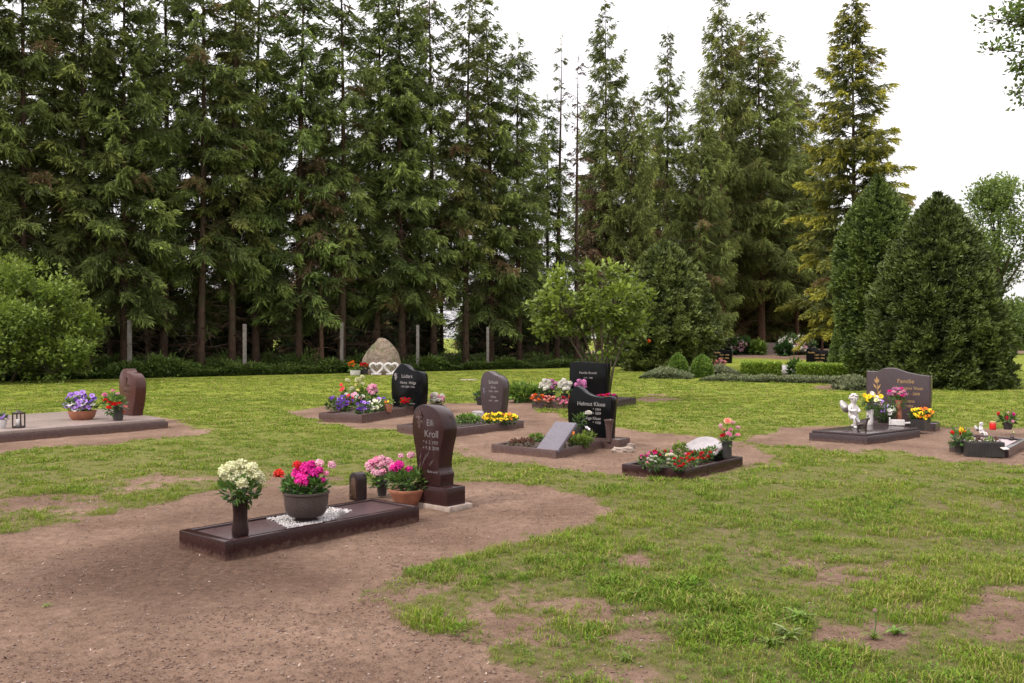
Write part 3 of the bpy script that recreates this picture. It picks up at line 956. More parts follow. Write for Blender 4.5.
def broadleaf(name, label, loc, g, mat, barkm, blobs, n, leaf, trunks, group=None, cat='tree', clump=.35, wid=.6, per=14, droop=.2):
    """blobs: [(x,y,z,rx,rz,weight)] leafy masses; trunks: polylines with radii; leaves sit on twig clusters"""
    r = thing(name, label, cat, loc, group)
    loc = np.asarray(loc, float)
    w = MB(); c = MB()
    for pts, rads in trunks:
        w.tube(np.asarray(pts, float) + loc, rads, 7)
    W = np.array([b[5] for b in blobs], float); W /= W.sum()
    nc = n // per
    bi = g.choice(len(blobs), nc, p=W)
    B = np.array([b[:5] for b in blobs], float)[bi]
    dv = rdir(nc, g) * (g.uniform(.25, 1, nc) ** .5)[:, None]
    ctr = B[:, :3] + dv * np.stack([B[:, 3], B[:, 3], B[:, 4]], 1)
    hi = np.clip((dv[:, 2] + .6) / 1.6, 0, 1)
    for k in range(min(nc, 160)):
        o = B[k, :3] * [1, 1, 1] - [0, 0, B[k, 4] * .6]
        w.tube(np.array([o, o * .4 + ctr[k] * .6 + [0, 0, .04], ctr[k]]) + loc, [.018, .009, .004], 4, cap=False)
    out = dv + np.array([0, 0, .3])
    cp = np.repeat(ctr, per, 0)
    p = cp + rdir(nc * per, g) * (clump * g.uniform(0, 1, nc * per) ** .6)[:, None]
    d = np.repeat(out, per, 0) + rdir(nc * per, g) * .9 - np.array([0, 0, droop])
    s = rdir(nc * per, g)
    up = np.array([0, 0, 1.]) + rdir(nc * per, g) * .6
    s = np.cross(d, up)
    young = np.clip(np.repeat(hi * .5 + g.uniform(0, .5, nc), per) + g.normal(0, .15, nc * per), 0, 1)
    br = np.clip(np.repeat(g.uniform(.2, .8, nc), per) + g.normal(0, .15, nc * per), 0, 1)
    c.leaves(p + loc, d, s, leaf * g.uniform(.6, 1.2, nc * per), leaf * wid * g.uniform(.7, 1.2, nc * per), young, br, .45, bend=-.12)
    if trunks: w.build('trunk', barkm, r, smooth=True)
    c.build('crown' if cat == 'tree' else 'foliage', mat, r)
    return r


def make_other_trees():
    bark = bark_mat('grey_bark', (.10, .075, .055), (.05, .037, .028))
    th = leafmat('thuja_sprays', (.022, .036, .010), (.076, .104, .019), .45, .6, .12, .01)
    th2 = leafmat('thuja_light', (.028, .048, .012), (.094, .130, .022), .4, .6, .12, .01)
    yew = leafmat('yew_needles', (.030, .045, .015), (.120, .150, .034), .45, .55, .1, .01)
    lime = leafmat('bright_conifer', (.06, .12, .016), (.15, .23, .03), .35, .6, .15, .01)
    cone = [(0, .72), (.06, .95), (.2, 1.0), (.4, .88), (.6, .70), (.78, .50), (.9, .30), (.97, .14), (1, .03)]

    def sc(prof, R_): return [(a, b * R_) for a, b in prof]
    g = np.random.default_rng(21)
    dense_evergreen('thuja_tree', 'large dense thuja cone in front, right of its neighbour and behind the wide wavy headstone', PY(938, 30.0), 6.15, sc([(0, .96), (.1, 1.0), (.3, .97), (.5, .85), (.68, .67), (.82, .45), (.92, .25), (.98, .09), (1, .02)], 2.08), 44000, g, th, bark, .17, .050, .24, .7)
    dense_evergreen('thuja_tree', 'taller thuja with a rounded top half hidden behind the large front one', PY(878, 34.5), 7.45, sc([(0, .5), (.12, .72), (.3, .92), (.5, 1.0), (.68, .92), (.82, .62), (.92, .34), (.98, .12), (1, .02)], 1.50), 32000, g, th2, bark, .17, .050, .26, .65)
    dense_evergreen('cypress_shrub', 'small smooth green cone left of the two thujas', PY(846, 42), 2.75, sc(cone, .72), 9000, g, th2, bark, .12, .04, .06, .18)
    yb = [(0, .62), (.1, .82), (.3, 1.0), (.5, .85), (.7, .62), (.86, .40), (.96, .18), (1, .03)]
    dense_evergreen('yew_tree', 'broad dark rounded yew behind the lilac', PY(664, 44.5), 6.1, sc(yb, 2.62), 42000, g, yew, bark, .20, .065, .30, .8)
    dense_evergreen('round_conifer', 'left one of two small bright green conifers before the yew', PY(678, 36.6), .95, [(0, .26), (.2, .36), (.5, .36), (.8, .24), (1, .05)], 2600, g, lime, bark, .075, .03, .06, .1)
    dense_evergreen('round_conifer', 'right one of two small bright green conifers, beside the black headstone', PY(702, 37.0), .88, [(0, .28), (.2, .40), (.5, .40), (.8, .27), (1, .05)], 2600, g, lime, bark, .075, .03, .06, .1)
    # ---- lilac on the grave
    lil = leafmat('lilac_leaves', (.075, .120, .020), (.215, .290, .042), .35, .5, .3, .012)
    L = P(603, 404) + np.array([0, .55, 0])
    k = L[1] / F
    tr = []
    for i in range(8):
        a = i * .8; sx = (i - 3.5) * .09
        tr.append(([(sx * .5, .1 * math.sin(a * 2), -.05), (sx * .9, .12 * math.sin(a), .8), (sx * 2.2 - .1, .35 * math.sin(a * 1.7), 1.6), (sx * 4.4 - .27, .6 * math.sin(a * 1.3), 2.6)], [.034, .028, .020, .007]))
    bl = [(-.62, 0, 2.35, .72, .62, 3), (.60, 0, 2.45, .82, .68, 4), (-.95, .1, 1.95, .5, .42, 1.4), (.95, 0, 1.95, .55, .42, 1.5), (0, .3, 2.0, .6, .4, 1.0), (.30, -.2, 3.02, .5, .42, 1.2), (-.85, 0, 2.9, .35, .35, .7),
          (1.25, 0, 2.5, .35, .3, .5), (-1.3, 0, 2.4, .3, .3, .4), (.75, 0, 3.15, .25, .25, .3)]
    bl = [(b_[0] - .27,) + b_[1:] for b_ in bl] + [(-.1, .2, 1.35, .35, .35, .5), (.35, .1, 1.5, .3, .3, .4)]
    broadleaf('lilac_shrub', 'light green lilac with many thin stems growing over the dark headstone', L, g, lil, bark, bl, 4200, .150, tr, cat='shrub', clump=.17, wid=.68, per=8)
    # ---- left bush
    hz = leafmat('hazel_leaves', (.068, .112, .022), (.210, .275, .044), .35, .5, .3, .012)
    B = PY(-7, 33)
    bl = [(-1.5, 0, 2.4, 2.4, 2.2, 4), (1.2, .3, 2.5, 1.8, 1.9, 3), (2.5, .2, 1.7, 1.2, 1.2, 1.6), (.3, -.8, 1.6, 2.0, 1.5, 3), (3.2, .3, 2.2, .6, .4, .5), (2.3, -.3, 3.2, .7, .35, .6), (1.0, -.6, 3.7, .7, .4, .6), (-.6, -.8, 3.1, .9, .5, .8), (1.6, -1.2, 2.3, .8, .45, .8), (.3, -1.6, 1.4, .9, .4, .8), (3.0, -.6, 1.2, .7, .35, .6), (0, .2, 3.9, 1.2, .6, .8), (-3, 0, 2.5, 1.5, 2, 1), (2.2, -.2, .8, 1.3, .8, 1.2)]
    tr = [([(x, 0, -.1), (x * 2, .2, 1.4), (x * 4 + .2, 0, 3.2)], [.06, .045, .015]) for x in (-.6, -.3, 0, .3, .6)]
    broadleaf('hazel_bush', 'big light green broad leaved bush at the left edge of the lawn', B, g, hz, bark, bl, 19000, .165, tr, cat='shrub', clump=.30, wid=.62, per=14)
    # ---- tree right behind thujas, and the overhanging near one
    bi = leafmat('birch_leaves', (.085, .130, .034), (.190, .255, .066), .3, .5, .3, .012)

    def bigtree(px, Y, H, W_, label, n, leaf, mat, name='broadleaf_tree', group=None):
        T = PY(px, Y)
        bl = []
        for q in range(24):
            a = g.uniform(0, 6.28); t = g.uniform(.16, .95); rr = W_ * math.sin(math.pi * min(.96, t * .9 + .06)) * g.uniform(.25, .75)
            bl.append((rr * math.cos(a), rr * math.sin(a), t * H, W_ * g.uniform(.28, .48), H * g.uniform(.06, .11), 1))
        bl.append((0, 0, H * .92, W_ * .4, H * .09, 1))
        tr = [([(0, 0, -.2), (.1, 0, H * .3), (0, .1, H * .6), (.05, 0, H * .92)], [.016 * H, .013 * H, .008 * H, .02])]
        for b in bl: tr.append(([(0, 0, b[2] * .55), (b[0] * .5, b[1] * .5, b[2] * .85), b[:3]], [.006 * H, .004 * H, .015]))
        return broadleaf(name, label, T, g, mat, bark, bl, n, leaf, tr, group, clump=.5, wid=.65, per=16)
    bigtree(998, 62, 11.8, 3.6, 'airy broadleaf tree behind the thujas at the right edge', 26000, .24, bi)
    bigtree(975, 75, 10.4, 3.2, 'lower broadleaf tree peeping out just right of the thujas', 8000, .26, bi)
    fr = leafmat('far_leaves', (.085, .130, .03), (.17, .23, .05), .3, .6, .25, .02)
    gf = 'far broadleaf trees beyond the field'
    ft = None
    spots = [(-40, 150, 10), (30, 140, 9), (90, 160, 11), (150, 135, 8), (205, 150, 10), (262, 140, 9), (310, 155, 10), (365, 138, 8.5), (420, 150, 10), (470, 160, 9), (520, 145, 8), (560, 155, 9.5), (590, 140, 8), (1015, 150, 8), (1060, 140, 9), (960, 165, 9)]
    for px, Y, H in spots:
        lab = 'far broadleaf tree beyond the field, glimpsed between the trunks' if px < 700 else 'far low broadleaf tree beyond the field at the right edge'
        if ft is None:
            ft = bigtree(px, Y, H, 4.5, lab, 5200, .42, fr, group=gf)
        else:
            copy_thing(ft, PY(px, Y), random.uniform(0, 6), H / 10 * random.uniform(.9, 1.1), lab, gf)
    # near tree whose branch hangs in at the top right (trunk outside the frame)
    NT = np.array([10.3, 13.0, 0.])
    bl = [(0, 0, 6.2, 1.8, 1.5, 1.5)]
    tr = [([(0, 0, -.1), (.1, 0, 2.5), (0, .1, 5), (0, 0, 7.4)], [.17, .14, .10, .04])]

    def hang(px, py, r, rz, wt):
        Yh = 13.0
        x = (px - 512) / F * Yh - NT[0]; z = CH + (HZ - py) / F * Yh
        bl.append((x, 0, z, r, rz, wt))
    for q in ((1020, 16, .24, .22, .6), (1000, 18, .20, .07, .22), (984, 20, .10, .03, .06), (1008, 44, .18, .07, .2), (992, 50, .10, .03, .07), (1020, 66, .14, .10, .25), (1016, 92, .16, .07, .2), (1022, 106, .08, .04, .07), (1040, 0, .35, .35, .8), (1060, 50, .4, .4, .8), (1085, -60, .6, .5, 1.2), (1110, 20, .6, .5, 1.2), (1140, 90, .6, .5, 1.0), (1050, -90, .5, .4, 1.0), (1180, -20, .8, .7, 1.6)): hang(*q)
    for b in bl[1:]:
        tr.append(([(0, 0, 4.6), (b[0] * .6, 0, b[2] * .6 + 2.1), (b[0], 0, b[2])], [.05, .02, .006]))
    ov = leafmat('lime_leaves', (.075, .120, .030), (.140, .200, .045), .3, .5, .3, .012)
    broadleaf('overhanging_tree', 'near broadleaf tree whose leafy twigs hang into the top right corner', NT, g, ov, bark, bl, 5200, .085, tr, clump=.15, wid=.62, per=7)
    # understorey in the wood
    ub = leafmat('elder_leaves', (.075, .130, .022), (.150, .215, .035), .3, .5, .35, .012)
    for px, Y, z, R_, lab in ((290, 52, 2.9, 1.1, 'bright green elder bush glimpsed between second and third fence posts'), (128, 46, 2.2, 1.2, 'bright green elder bush glimpsed behind the leftmost fence post'),
                              (244, 47, 2.3, .8, 'small bright elder sprig above the second fence post'), (470, 58, 1.6, 1.5, 'green elder bush glimpsed between the fourth and fifth fence posts')):
        T = PY(px, Y)
        broadleaf('elder_bush', lab, T, g, ub, bark, [(0, 0, z, R_, R_ * .8, 2), (R_ * .6, 0, z * .7, R_ * .7, R_ * .6, 1)], 1500, .16,
                  [([(0, 0, -.1), (.1, 0, z * .5), (0, 0, z)], [.04, .03, .01])], 'elder bushes in the wood', 'shrub', .25, .6, 10)


def make_undergrowth():
    """nettles and ivy along the wood's edge: a mass nobody could count"""
    g = np.random.default_rng(33)
    um = leafmat('undergrowth_leaves', (.036, .062, .014), (.110, .165, .030), .45, .6, .25, .01)
    src = []
    for k in range(4):
        mb = MB(); n = 110
        a = g.uniform(0, 6.28, n); h = g.uniform(.02, 1, n); r = .28 * np.sqrt(g.uniform(0, 1, n)) * (1.1 - .4 * h)
        p = np.stack([r * np.cos(a), r * np.sin(a), h * .55], 1)
        d = np.stack([np.cos(a), np.sin(a), g.normal(.1, .5, n)], 1) + rdir(n, g) * .6
        mb.leaves(p, d, np.cross(d, [0, 0, 1.]) + rdir(n, g) * .4, g.uniform(.09, .19, n), g.uniform(.04, .085, n), np.clip(h * .8 + g.normal(0, .2, n), 0, 1), g.uniform(0, 1, n), .45, bend=-.15)
        src.append(mb.build('nettle', um))
    n = 7500
    px = g.uniform(-120, 720, n)
    X = np.empty(n); Y = np.empty(n)
    L = np.array([forest_line(q) for q in px])
    off = g.uniform(0, 1, n) ** 2.0 * 9 - .6
    Y = L + off; X = (px - 512) / F * Y
    hh = .10 + 1.7 * fbm(X * .8, Y * .8, 3, 4) ** 2.0
    pts = np.stack([X, Y, np.full(n, -.02)], 1)
    s = g.uniform(.7, 1.2, n)
    scatter('undergrowth', pts, np.stack([np.zeros(n), np.zeros(n), g.uniform(0, 6.28, n)], 1), np.stack([s, s, s * hh * 1.25], 1), g.integers(0, 4, n), src,
            'dark nettles and ivy along the foot of the wood', 'undergrowth')
# ================================================================ GRAVES
class Fr:
    """plan frame of a grave: corner o, long axis u, short axis v (to the left)"""

    def __init__(s, Fp, Lp, Rp, z=0., ortho=0.):
        o = P(*Fp, z); l = P(*Lp, z) - o; r = P(*Rp, z) - o
        s.o = o[:2]; s.L = np.linalg.norm(r[:2]); s.W = np.linalg.norm(l[:2])
        s.u = unit(r[:2]); v = unit(l[:2]); p = np.array([-s.u[1], s.u[0]])
        s.v = unit(v * (1 - ortho) + p * ortho)
        s.W *= abs(v @ p) ** .5 / max(.3, abs(s.v @ p)) ** .5 if ortho else 1

    def pt(s, a, b, z=0.):
        q = s.o + s.u * a + s.v * b
        return np.array([q[0], q[1], z])

    def box(s, mb, a0, a1, b0, b1, z0, z1, bev=.006):
        return mb.box(s.pt(a0, b0), s.u, s.v, a1 - a0, b1 - b0, z0, z1, bev)


MT = {}


def boulder_mat():
    m, nt, out = new_mat('boulder_stone')
    b = N(nt, 'ShaderNodeBsdfPrincipled'); b.inputs['Roughness'].default_value = .95
    k = mixc(nt, ramp(nt, noise(nt, 2.2, 9, .7), .38, .62), (.24, .178, .128), (.110, .082, .060))
    k = mixc(nt, ramp(nt, noise(nt, 9, 8, .75), .52, .68), k, (.33, .27, .21))
    k = mixc(nt, math_(nt, 'MULTIPLY', ramp(nt, noise(nt, 3.1, 6, .7), .52, .62), .7), k, (.085, .105, .040))
    nt.links.new(k, b.inputs['Base Color'])
    bp = N(nt, 'ShaderNodeBump'); bp.inputs['Strength'].default_value = 1.; bp.inputs['Distance'].default_value = .12
    nt.links.new(noise(nt, 4, 9, .65), bp.inputs['Height']); nt.links.new(bp.outputs[0], b.inputs['Normal'])
    nt.links.new(b.outputs[0], out.inputs[0])
    return m


def mats():
    M = MT
    M['red'] = granite('dark_red_granite', (.021, .0080, .0080), (.050, .021, .020), .15, 260, .10)
    M['red2'] = granite('red_brown_granite', (.052, .018, .014), (.10, .042, .034), .22, 240, .12)
    M['black'] = granite('black_granite', (.0035, .0035, .004), (.008, .008, .0085), .10, 260, .03, .11)
    M['brown'] = granite('grey_brown_granite', (.066, .038, .034), (.12, .078, .072), .24, 240, .2)
    M['violet'] = granite('violet_grey_granite', (.040, .027, .029), (.082, .060, .062), .18, 240, .15)
    M['slab'] = granite('rosy_slab_granite', (.215, .165, .145), (.32, .255, .225), .34, 220)
    M['satin'] = granite('dark_red_satin_granite', (.050, .026, .027), (.10, .060, .060), .34, 260, .15)
    M['grey'] = granite('bluish_grey_granite', (.105, .092, .110), (.165, .15, .165), .42, 240)
    M['white'] = simple('pale_marble', (.30, .27, .275), (.24, .21, .215), 14, .4)
    M['concrete'] = simple('pale_concrete', (.34, .27, .22), (.22, .17, .14), 18, .9, .3)
    M['post'] = simple('weathered_concrete', (.215, .19, .175), (.135, .118, .105), 9, .9, .3)
    M['terra'] = simple('terracotta', (.30, .115, .060), (.22, .080, .045), 15, .75, .1)
    M['dpot'] = simple('dark_plastic_pot', (.018, .016, .016), (.03, .026, .024), 8, .45)
    M['bowl'] = granite('bowl_stone', (.050, .036, .034), (.085, .065, .06), .34, 260, .2)
    M['vase'] = granite('vase_stone', (.014, .007, .007), (.030, .015, .014), .24, 240, .1)
    M['wpot'] = simple('white_ceramic', (.56, .525, .51), (.40, .37, .355), 14, .5, .15)
    M['bronze'] = simple('brown_bronze', (.10, .055, .035), (.06, .035, .025), 30, .4, .1, metal=.6)
    M['silver'] = simple('etched_letters', (.25, .225, .22), (.19, .165, .165), 60, .6)
    M['faint'] = simple('weathered_letters', (.150, .130, .128), (.11, .094, .093), 60, .6)
    M['gold'] = simple('gold_letters', (.36, .22, .085), (.27, .16, .055), 60, .5)
    M['soil'] = simple('bed_soil', (.055, .032, .022), (.028, .017, .012), 40, .95, .8, 80)
    M['gravel'] = simple('white_gravel_stone', (.50, .475, .46), (.36, .33, .32), 70, .7)
    M['pgravel'] = simple('pinkish_gravel', (.46, .37, .38), (.30, .24, .24), 120, .85, .6, 160)
    M['metal'] = simple('dark_metal', (.030, .022, .020), (.05, .035, .03), 20, .4, metal=.5)
    M['glass'] = simple('candle_glass', (.55, .50, .46), (.45, .40, .36), 5, .1)
    M['wax'] = simple('red_candle_glass', (.55, .02, .018), (.42, .015, .012), 5, .2)
    M['rock'] = boulder_mat()
    M['green'] = leafmat('garden_leaves', (.030, .065, .014), (.085, .150, .026), .35, .5, .25, .02)
    M['lgreen'] = leafmat('fresh_leaves', (.060, .120, .018), (.15, .22, .035), .35, .5, .3, .02)
    M['dgreen'] = leafmat('dark_leaves', (.014, .036, .010), (.045, .090, .020), .4, .45, .2, .02)
    M['mixed'] = leafmat('reddish_green_leaves', (.055, .085, .020), (.16, .060, .050), .35, .55, .25, .02)
    M['stem'] = simple('flower_stem', (.060, .110, .025), (.04, .07, .018), 8, .6)


PET = {}


def petal(col):
    cols = dict(white=((.60, .57, .46), (.68, .65, .60)), cream=((.46, .48, .22), (.70, .67, .47)), yellow=((.60, .28, .01), (.86, .60, .02)), paleyellow=((.75, .62, .15), (.88, .82, .40)),
                magenta=((.40, .008, .16), (.80, .030, .36)), pink=((.62, .12, .30), (.85, .38, .52)), palepink=((.60, .22, .32), (.76, .48, .55)), mauve=((.40, .10, .28), (.66, .28, .50)),
                red=((.30, .004, .008), (.72, .022, .022)), crimson=((.26, .004, .020), (.62, .020, .055)), purple=((.045, .008, .11), (.115, .025, .30)), violet=((.16, .05, .34), (.40, .22, .62)),
                orange=((.55, .09, .01), (.85, .22, .02)), salmon=((.70, .22, .18), (.90, .46, .38)), dusty=((.20, .12, .10), (.42, .28, .24)), pansyw=((.12, .02, .12), (.66, .62, .62)))[col]
    if col not in PET:
        PET[col] = leafmat('petals_' + col, cols[0], cols[1], .16, .55, .25, .006, tcol=cols[1], spec=.2)
    return PET[col]


BLM = {}


def bloom_mesh(kind, col):
    key = (kind, col)
    if key in BLM: return BLM[key]
    g = np.random.default_rng(len(BLM) + 100)
    mb = MB()
    if kind == 'pom':
        n = 110
        d = rdir(n, g); d[:, 2] = np.where(d[:, 2] < -.35, -d[:, 2], d[:, 2])
        sd = np.cross(d, rdir(n, g))
        p = d * g.uniform(.62, .86, n)[:, None]
        for q in range(2):
            t1 = np.cross(d, sd) * (1 if q else -1) + sd * .4
            mb.leaves(p, t1 + d * .25, np.cross(d, t1), g.uniform(.26, .42, n), .30, g.uniform(.2, 1, n), g.uniform(0, 1, n), .6, bend=.1)
        mb.lathe([(.3, -.45), (.62, -.2), (.70, .15), (.55, .5), (.2, .68)], n=10, tip=.1)
    elif kind == 'daisy':
        n = 13; a = np.arange(n) * 6.283 / n
        d = np.stack([np.cos(a), np.sin(a), g.uniform(.05, .35, n)], 1)
        mb.leaves(d * .12, d, np.cross(d, [0, 0, 1.]), .95, .42, 1., g.uniform(.3, .7, n), .65, bend=-.1)
        mb.lathe([(.25, 0), (.22, .10), (.08, .16)], n=8, tip=0.)
    elif kind == 'pansy':
        for a, r, w in ((1.57 + .6, .9, .9), (1.57 - .6, .9, .9), (3.3, .85, .8), (-.15, .85, .8), (-1.57, .95, 1.1)):
            d = np.array([[math.cos(a), math.sin(a), .25]])
            p = d * .08
            sd = np.cross(d, [[0, 0, 1.]])
            for o in (-.28, 0, .28):
                dd = d + sd * o
                mb.leaves(p, dd, np.cross(dd, [0, 0, 1.]), r, w * .55, 1., .5, .68, bend=-.06)
        mb.leaves([[0, 0, .06]] * 3, [[0, -1, .1], [.7, .5, .1], [-.7, .5, .1]], [[1, 0, 0], [.5, -.7, 0], [.5, .7, 0]], .42, .36, 0., .3, .6)
    elif kind == 'rose':
        for lay, (n, r, up) in enumerate(((5, .35, 1.9), (6, .55, 1.2), (7, .8, .6), (7, .95, .15))):
            a = np.arange(n) * 6.283 / n + lay * .5
            d = np.stack([np.cos(a) * .8, np.sin(a) * .8, np.full(n, up)], 1)
            p = np.stack([np.cos(a), np.sin(a), a * 0], 1) * r * .25 + [0, 0, -.2]
            sd = np.stack([-np.sin(a), np.cos(a), a * 0], 1)
            mb.leaves(p, d, sd, .95 if up > .5 else .8, .85, [.2, .5, .8, 1.][lay], g.uniform(.3, .7, n), .7, bend=.22)
    elif kind == 'tulip':
        n = 6; a = np.arange(n) * 6.283 / n
        sd = np.stack([-np.sin(a), np.cos(a), a * 0], 1)
        p = np.stack([np.cos(a) * .1, np.sin(a) * .1, a * 0 - .9], 1)
        d = np.stack([np.cos(a) * .42, np.sin(a) * .42, a * 0 + 1], 1)
        mb.leaves(p, d, sd, 1.75, .95, g.uniform(.5, 1, n), g.uniform(.3, .7, n), .5, bend=.16)
    o = mb.build('flower', petal(col))
    me = o.data
    bpy.data.objects.remove(o)
    BLM[key] = me
    return me


def at_px(px, py, Y):
    s = Y / F
    return np.array([(px - 512) * s, Y, CH - (py - HZ) * s])


def plant(name, label, cat, base, z=0., pot=None, potmat='dpot', potname='pot', leaf=None, blooms=(), stem=True, group=None, g=None, dY=0., sq=1., lathe_n=20):
    """a pot, bunch or bedded plant. base pixel at height z; pot profile in pixels [(radius, height)];
    leaf: (cx, cy, rx, ry, count, leaf length px, material); blooms: [(kind, colour, px, py, radius px)]"""
    g = g or np.random.default_rng(abs(int(base[0] * 31 + base[1] * 17)) % 99991)
    b = P(base[0], base[1], z); b[1] += dY
    Y = b[1]; s = Y / F
    b[0] = (base[0] - 512) * s
    t = thing(name, label, cat, b, group)
    if pot:
        mb = MB(); prof = [(r * s, h * s) for r, h in pot]
        rt, ht = prof[-1]
        prof = prof + [(rt * .88, ht), (rt * .82, ht - .12 * rt)]
        mb.lathe(prof, b, lathe_n, sq)
        mb.build(potname, MT[potmat], t, smooth=True, auto=35)
    if leaf:
        cx, cy, rx, ry, n, ll, lm = leaf
        c = at_px(cx, cy, Y)
        dv = rdir(n, g) * (g.uniform(.2, 1, n) ** .45)[:, None]
        p = c + dv * np.array([rx * s, min(rx, ry * 1.3) * s, ry * s])
        d = dv + np.array([0, 0, .25]) + rdir(n, g) * .7
        sd = np.cross(d, np.array([0, 0, 1.]) + rdir(n, g) * .5)
        mb = MB()
        mb.leaves(p, d, sd, ll * s * g.uniform(.6, 1.25, n), ll * s * .58 * g.uniform(.7, 1.2, n), np.clip(.5 + dv[:, 2] * .4 + g.normal(0, .2, n), 0, 1), g.uniform(0, 1, n), .5, bend=-.15)
        mb.build('foliage', MT[lm], t)
    src = np.array([b[0], b[1], b[2] + (pot[-1][1] * s if pot else 0) - .01])
    ws = MB(); ns = 0
    for kind, col, px, py, r in blooms:
        q = at_px(px, py, Y)
        dep = (leaf[2] if leaf else r * 2) * s
        if leaf:
            e2 = ((px - cx) / rx) ** 2 + ((py - cy) / ry) ** 2
            q[1] -= min(rx, ry * 1.3) * s * (math.sqrt(max(0, 1 - e2)) * g.uniform(.92, 1.2) - g.uniform(-.1, .25))
        else:
            q[1] += g.uniform(-.85, .2) * min(dep, .35)
        o = bpy.data.objects.new('flower', bloom_mesh(kind, col)); COL.objects.link(o)
        o.parent = t; o.location = tuple(q - b)
        k = r * s * g.uniform(.9, 1.12)
        o.scale = (k, k, k)
        if kind in ('daisy', 'pansy'):
            tl = g.uniform(.4, 1.15); az = g.uniform(-.9, .9)
            o.rotation_euler = (tl, g.uniform(-.3, .3), az)
        elif kind == 'pom':
            o.rotation_euler = (g.uniform(-.4, .5), g.uniform(-.4, .4), g.uniform(0, 6.28))
        else:
            o.rotation_euler = (g.uniform(-.25, .55), g.uniform(-.35, .35), g.uniform(0, 6.28))
        if stem:
            mid = (src + q) / 2 + np.array([(q[0] - src[0]) * .18, 0, .1 * (q[2] - src[2])])
            ws.tube([src, mid, q - [0, 0, .3 * k]], [.0035 * max(1, s * 90), .003 * max(1, s * 90), .0022 * max(1, s * 90)], 4, cap=False); ns += 1
    if ns: ws.build('stems', MT['stem'], t)['kind'] = 'stuff'
    return t


def rb(kind, cols, cx, cy, rx, ry, n, r, seed=1):
    """n blooms strewn over an ellipse of the picture"""
    g = np.random.default_rng(seed * 77 + n)
    out, tries = [], 0
    while len(out) < n and tries < 900:
        tries += 1
        a = g.uniform(0, 6.283); q = math.sqrt(g.uniform(0, 1))
        x, y = cx + rx * q * math.cos(a), cy + ry * q * math.sin(a)
        if all((x - o[2]) ** 2 + (y - o[3]) ** 2 > (r * .85) ** 2 for o in out):
            out.append((kind, cols[int(g.integers(0, len(cols)))], x, y, r))
    return out


def smooth_outline(pts, n=6):
    """Catmull-Rom through the corner list"""
    q = np.asarray(pts, float); m = len(q); out = []
    for i in range(m):
        p0, p1, p2, p3 = q[i - 1], q[i], q[(i + 1) % m], q[(i + 2) % m]
        for t in np.arange(n) / n:
            out.append(.5 * ((2 * p1) + (p2 - p0) * t + (2 * p0 - 5 * p1 + 4 * p2 - p3) * t * t + (3 * p1 - p0 - 3 * p2 + p3) * t ** 3))
    return np.array(out)


def shape(pts, w, h):
    """outline from fractions; bottom edge kept straight. pts run from bottom left over the top to bottom right"""
    q = np.asarray(pts, float)
    ext = np.concatenate([q[:1] + [0, -.05], q, q[-1:] + [0, -.05]])
    out = []
    for i in range(1, len(ext) - 2):
        p0, p1, p2, p3 = ext[i - 1], ext[i], ext[i + 1], ext[i + 2]
        for t in np.arange(5) / 5:
            out.append(.5 * ((2 * p1) + (p2 - p0) * t + (2 * p0 - 5 * p1 + 4 * p2 - p3) * t * t + (3 * p1 - p0 - 3 * p2 + p3) * t ** 3))
    out.append(q[-1])
    out = np.array(out)[::-1]           # now bottom right -> top -> bottom left = CCW seen from the front
    return out * [w, h]


def text(body, size, o, x, y, mat, parent, name='inscription', align='CENTER', squeeze=1.):
    cu = bpy.data.curves.new('lettering', 'FONT'); cu.body = body; cu.size = size; cu.extrude = .0012
    cu.align_x = align
    ob = bpy.data.objects.new('lettering', cu); COL.objects.link(ob)
    bpy.context.view_layer.update()
    dg = bpy.context.evaluated_depsgraph_get()
    me = bpy.data.meshes.new_from_object(ob.evaluated_get(dg))
    bpy.data.objects.remove(ob); bpy.data.curves.remove(cu)
    x = unit(x); y = unit(y); n = np.cross(x, y)
    base = BASE[parent.name]
    co = np.empty(len(me.vertices) * 3); me.vertices.foreach_get('co', co); co = co.reshape(-1, 3)
    w = np.asarray(o) - base + co[:, :1] * squeeze * x + co[:, 1:2] * y + co[:, 2:] * n + n * .0012
    me.vertices.foreach_set('co', w.ravel()); me.update()
    me.materials.clear(); me.materials.append(MT[mat])
    t = bpy.data.objects.new(name, me); COL.objects.link(t); t.parent = parent
    return t


Z3 = np.array([0, 0, 1.])


def headstone(label, foot, z, u, w, h, t, outline, mat, plinth=None, lines=(), bev=.012, extra=None, shift=0.):
    """foot = plan point of the middle of the front face; u = direction away from the viewer of the face"""
    u3 = np.array([u[0], u[1], 0]); r = np.array([u[1], -u[0], 0])
    ft = np.array([foot[0], foot[1], z])
    th = thing('headstone', label, 'headstone', (foot[0], foot[1], 0.))
    zs = z
    if plinth:
        pw, pd, ph, pm, inset = plinth
        mb = MB(); o = ft + r * (pw / 2) - u3 * inset
        mb.box(o, u3, -r, pd, pw, z - .02, z + ph, .006)
        mb.build('plinth', MT[pm], th, auto=30)
        zs = z + ph
    mb = MB()
    o = ft - r * (w / 2 + shift); o[2] = zs
    mb.prism(shape(outline, w, h), o, r, Z3, t, bev)
    mb.build('stone', MT[mat], th, smooth=True, auto=40)
    stn = [c for c in th.children if c.name.startswith('stone')][0]
    for (txt, size, fx, fy, m, al) in lines:
        p = o + r * w * fx + Z3 * h * fy
        text(txt, size, p, r, Z3, m, stn, align=al)
    if extra: extra(stn, o, r, u3, w, h)
    return th


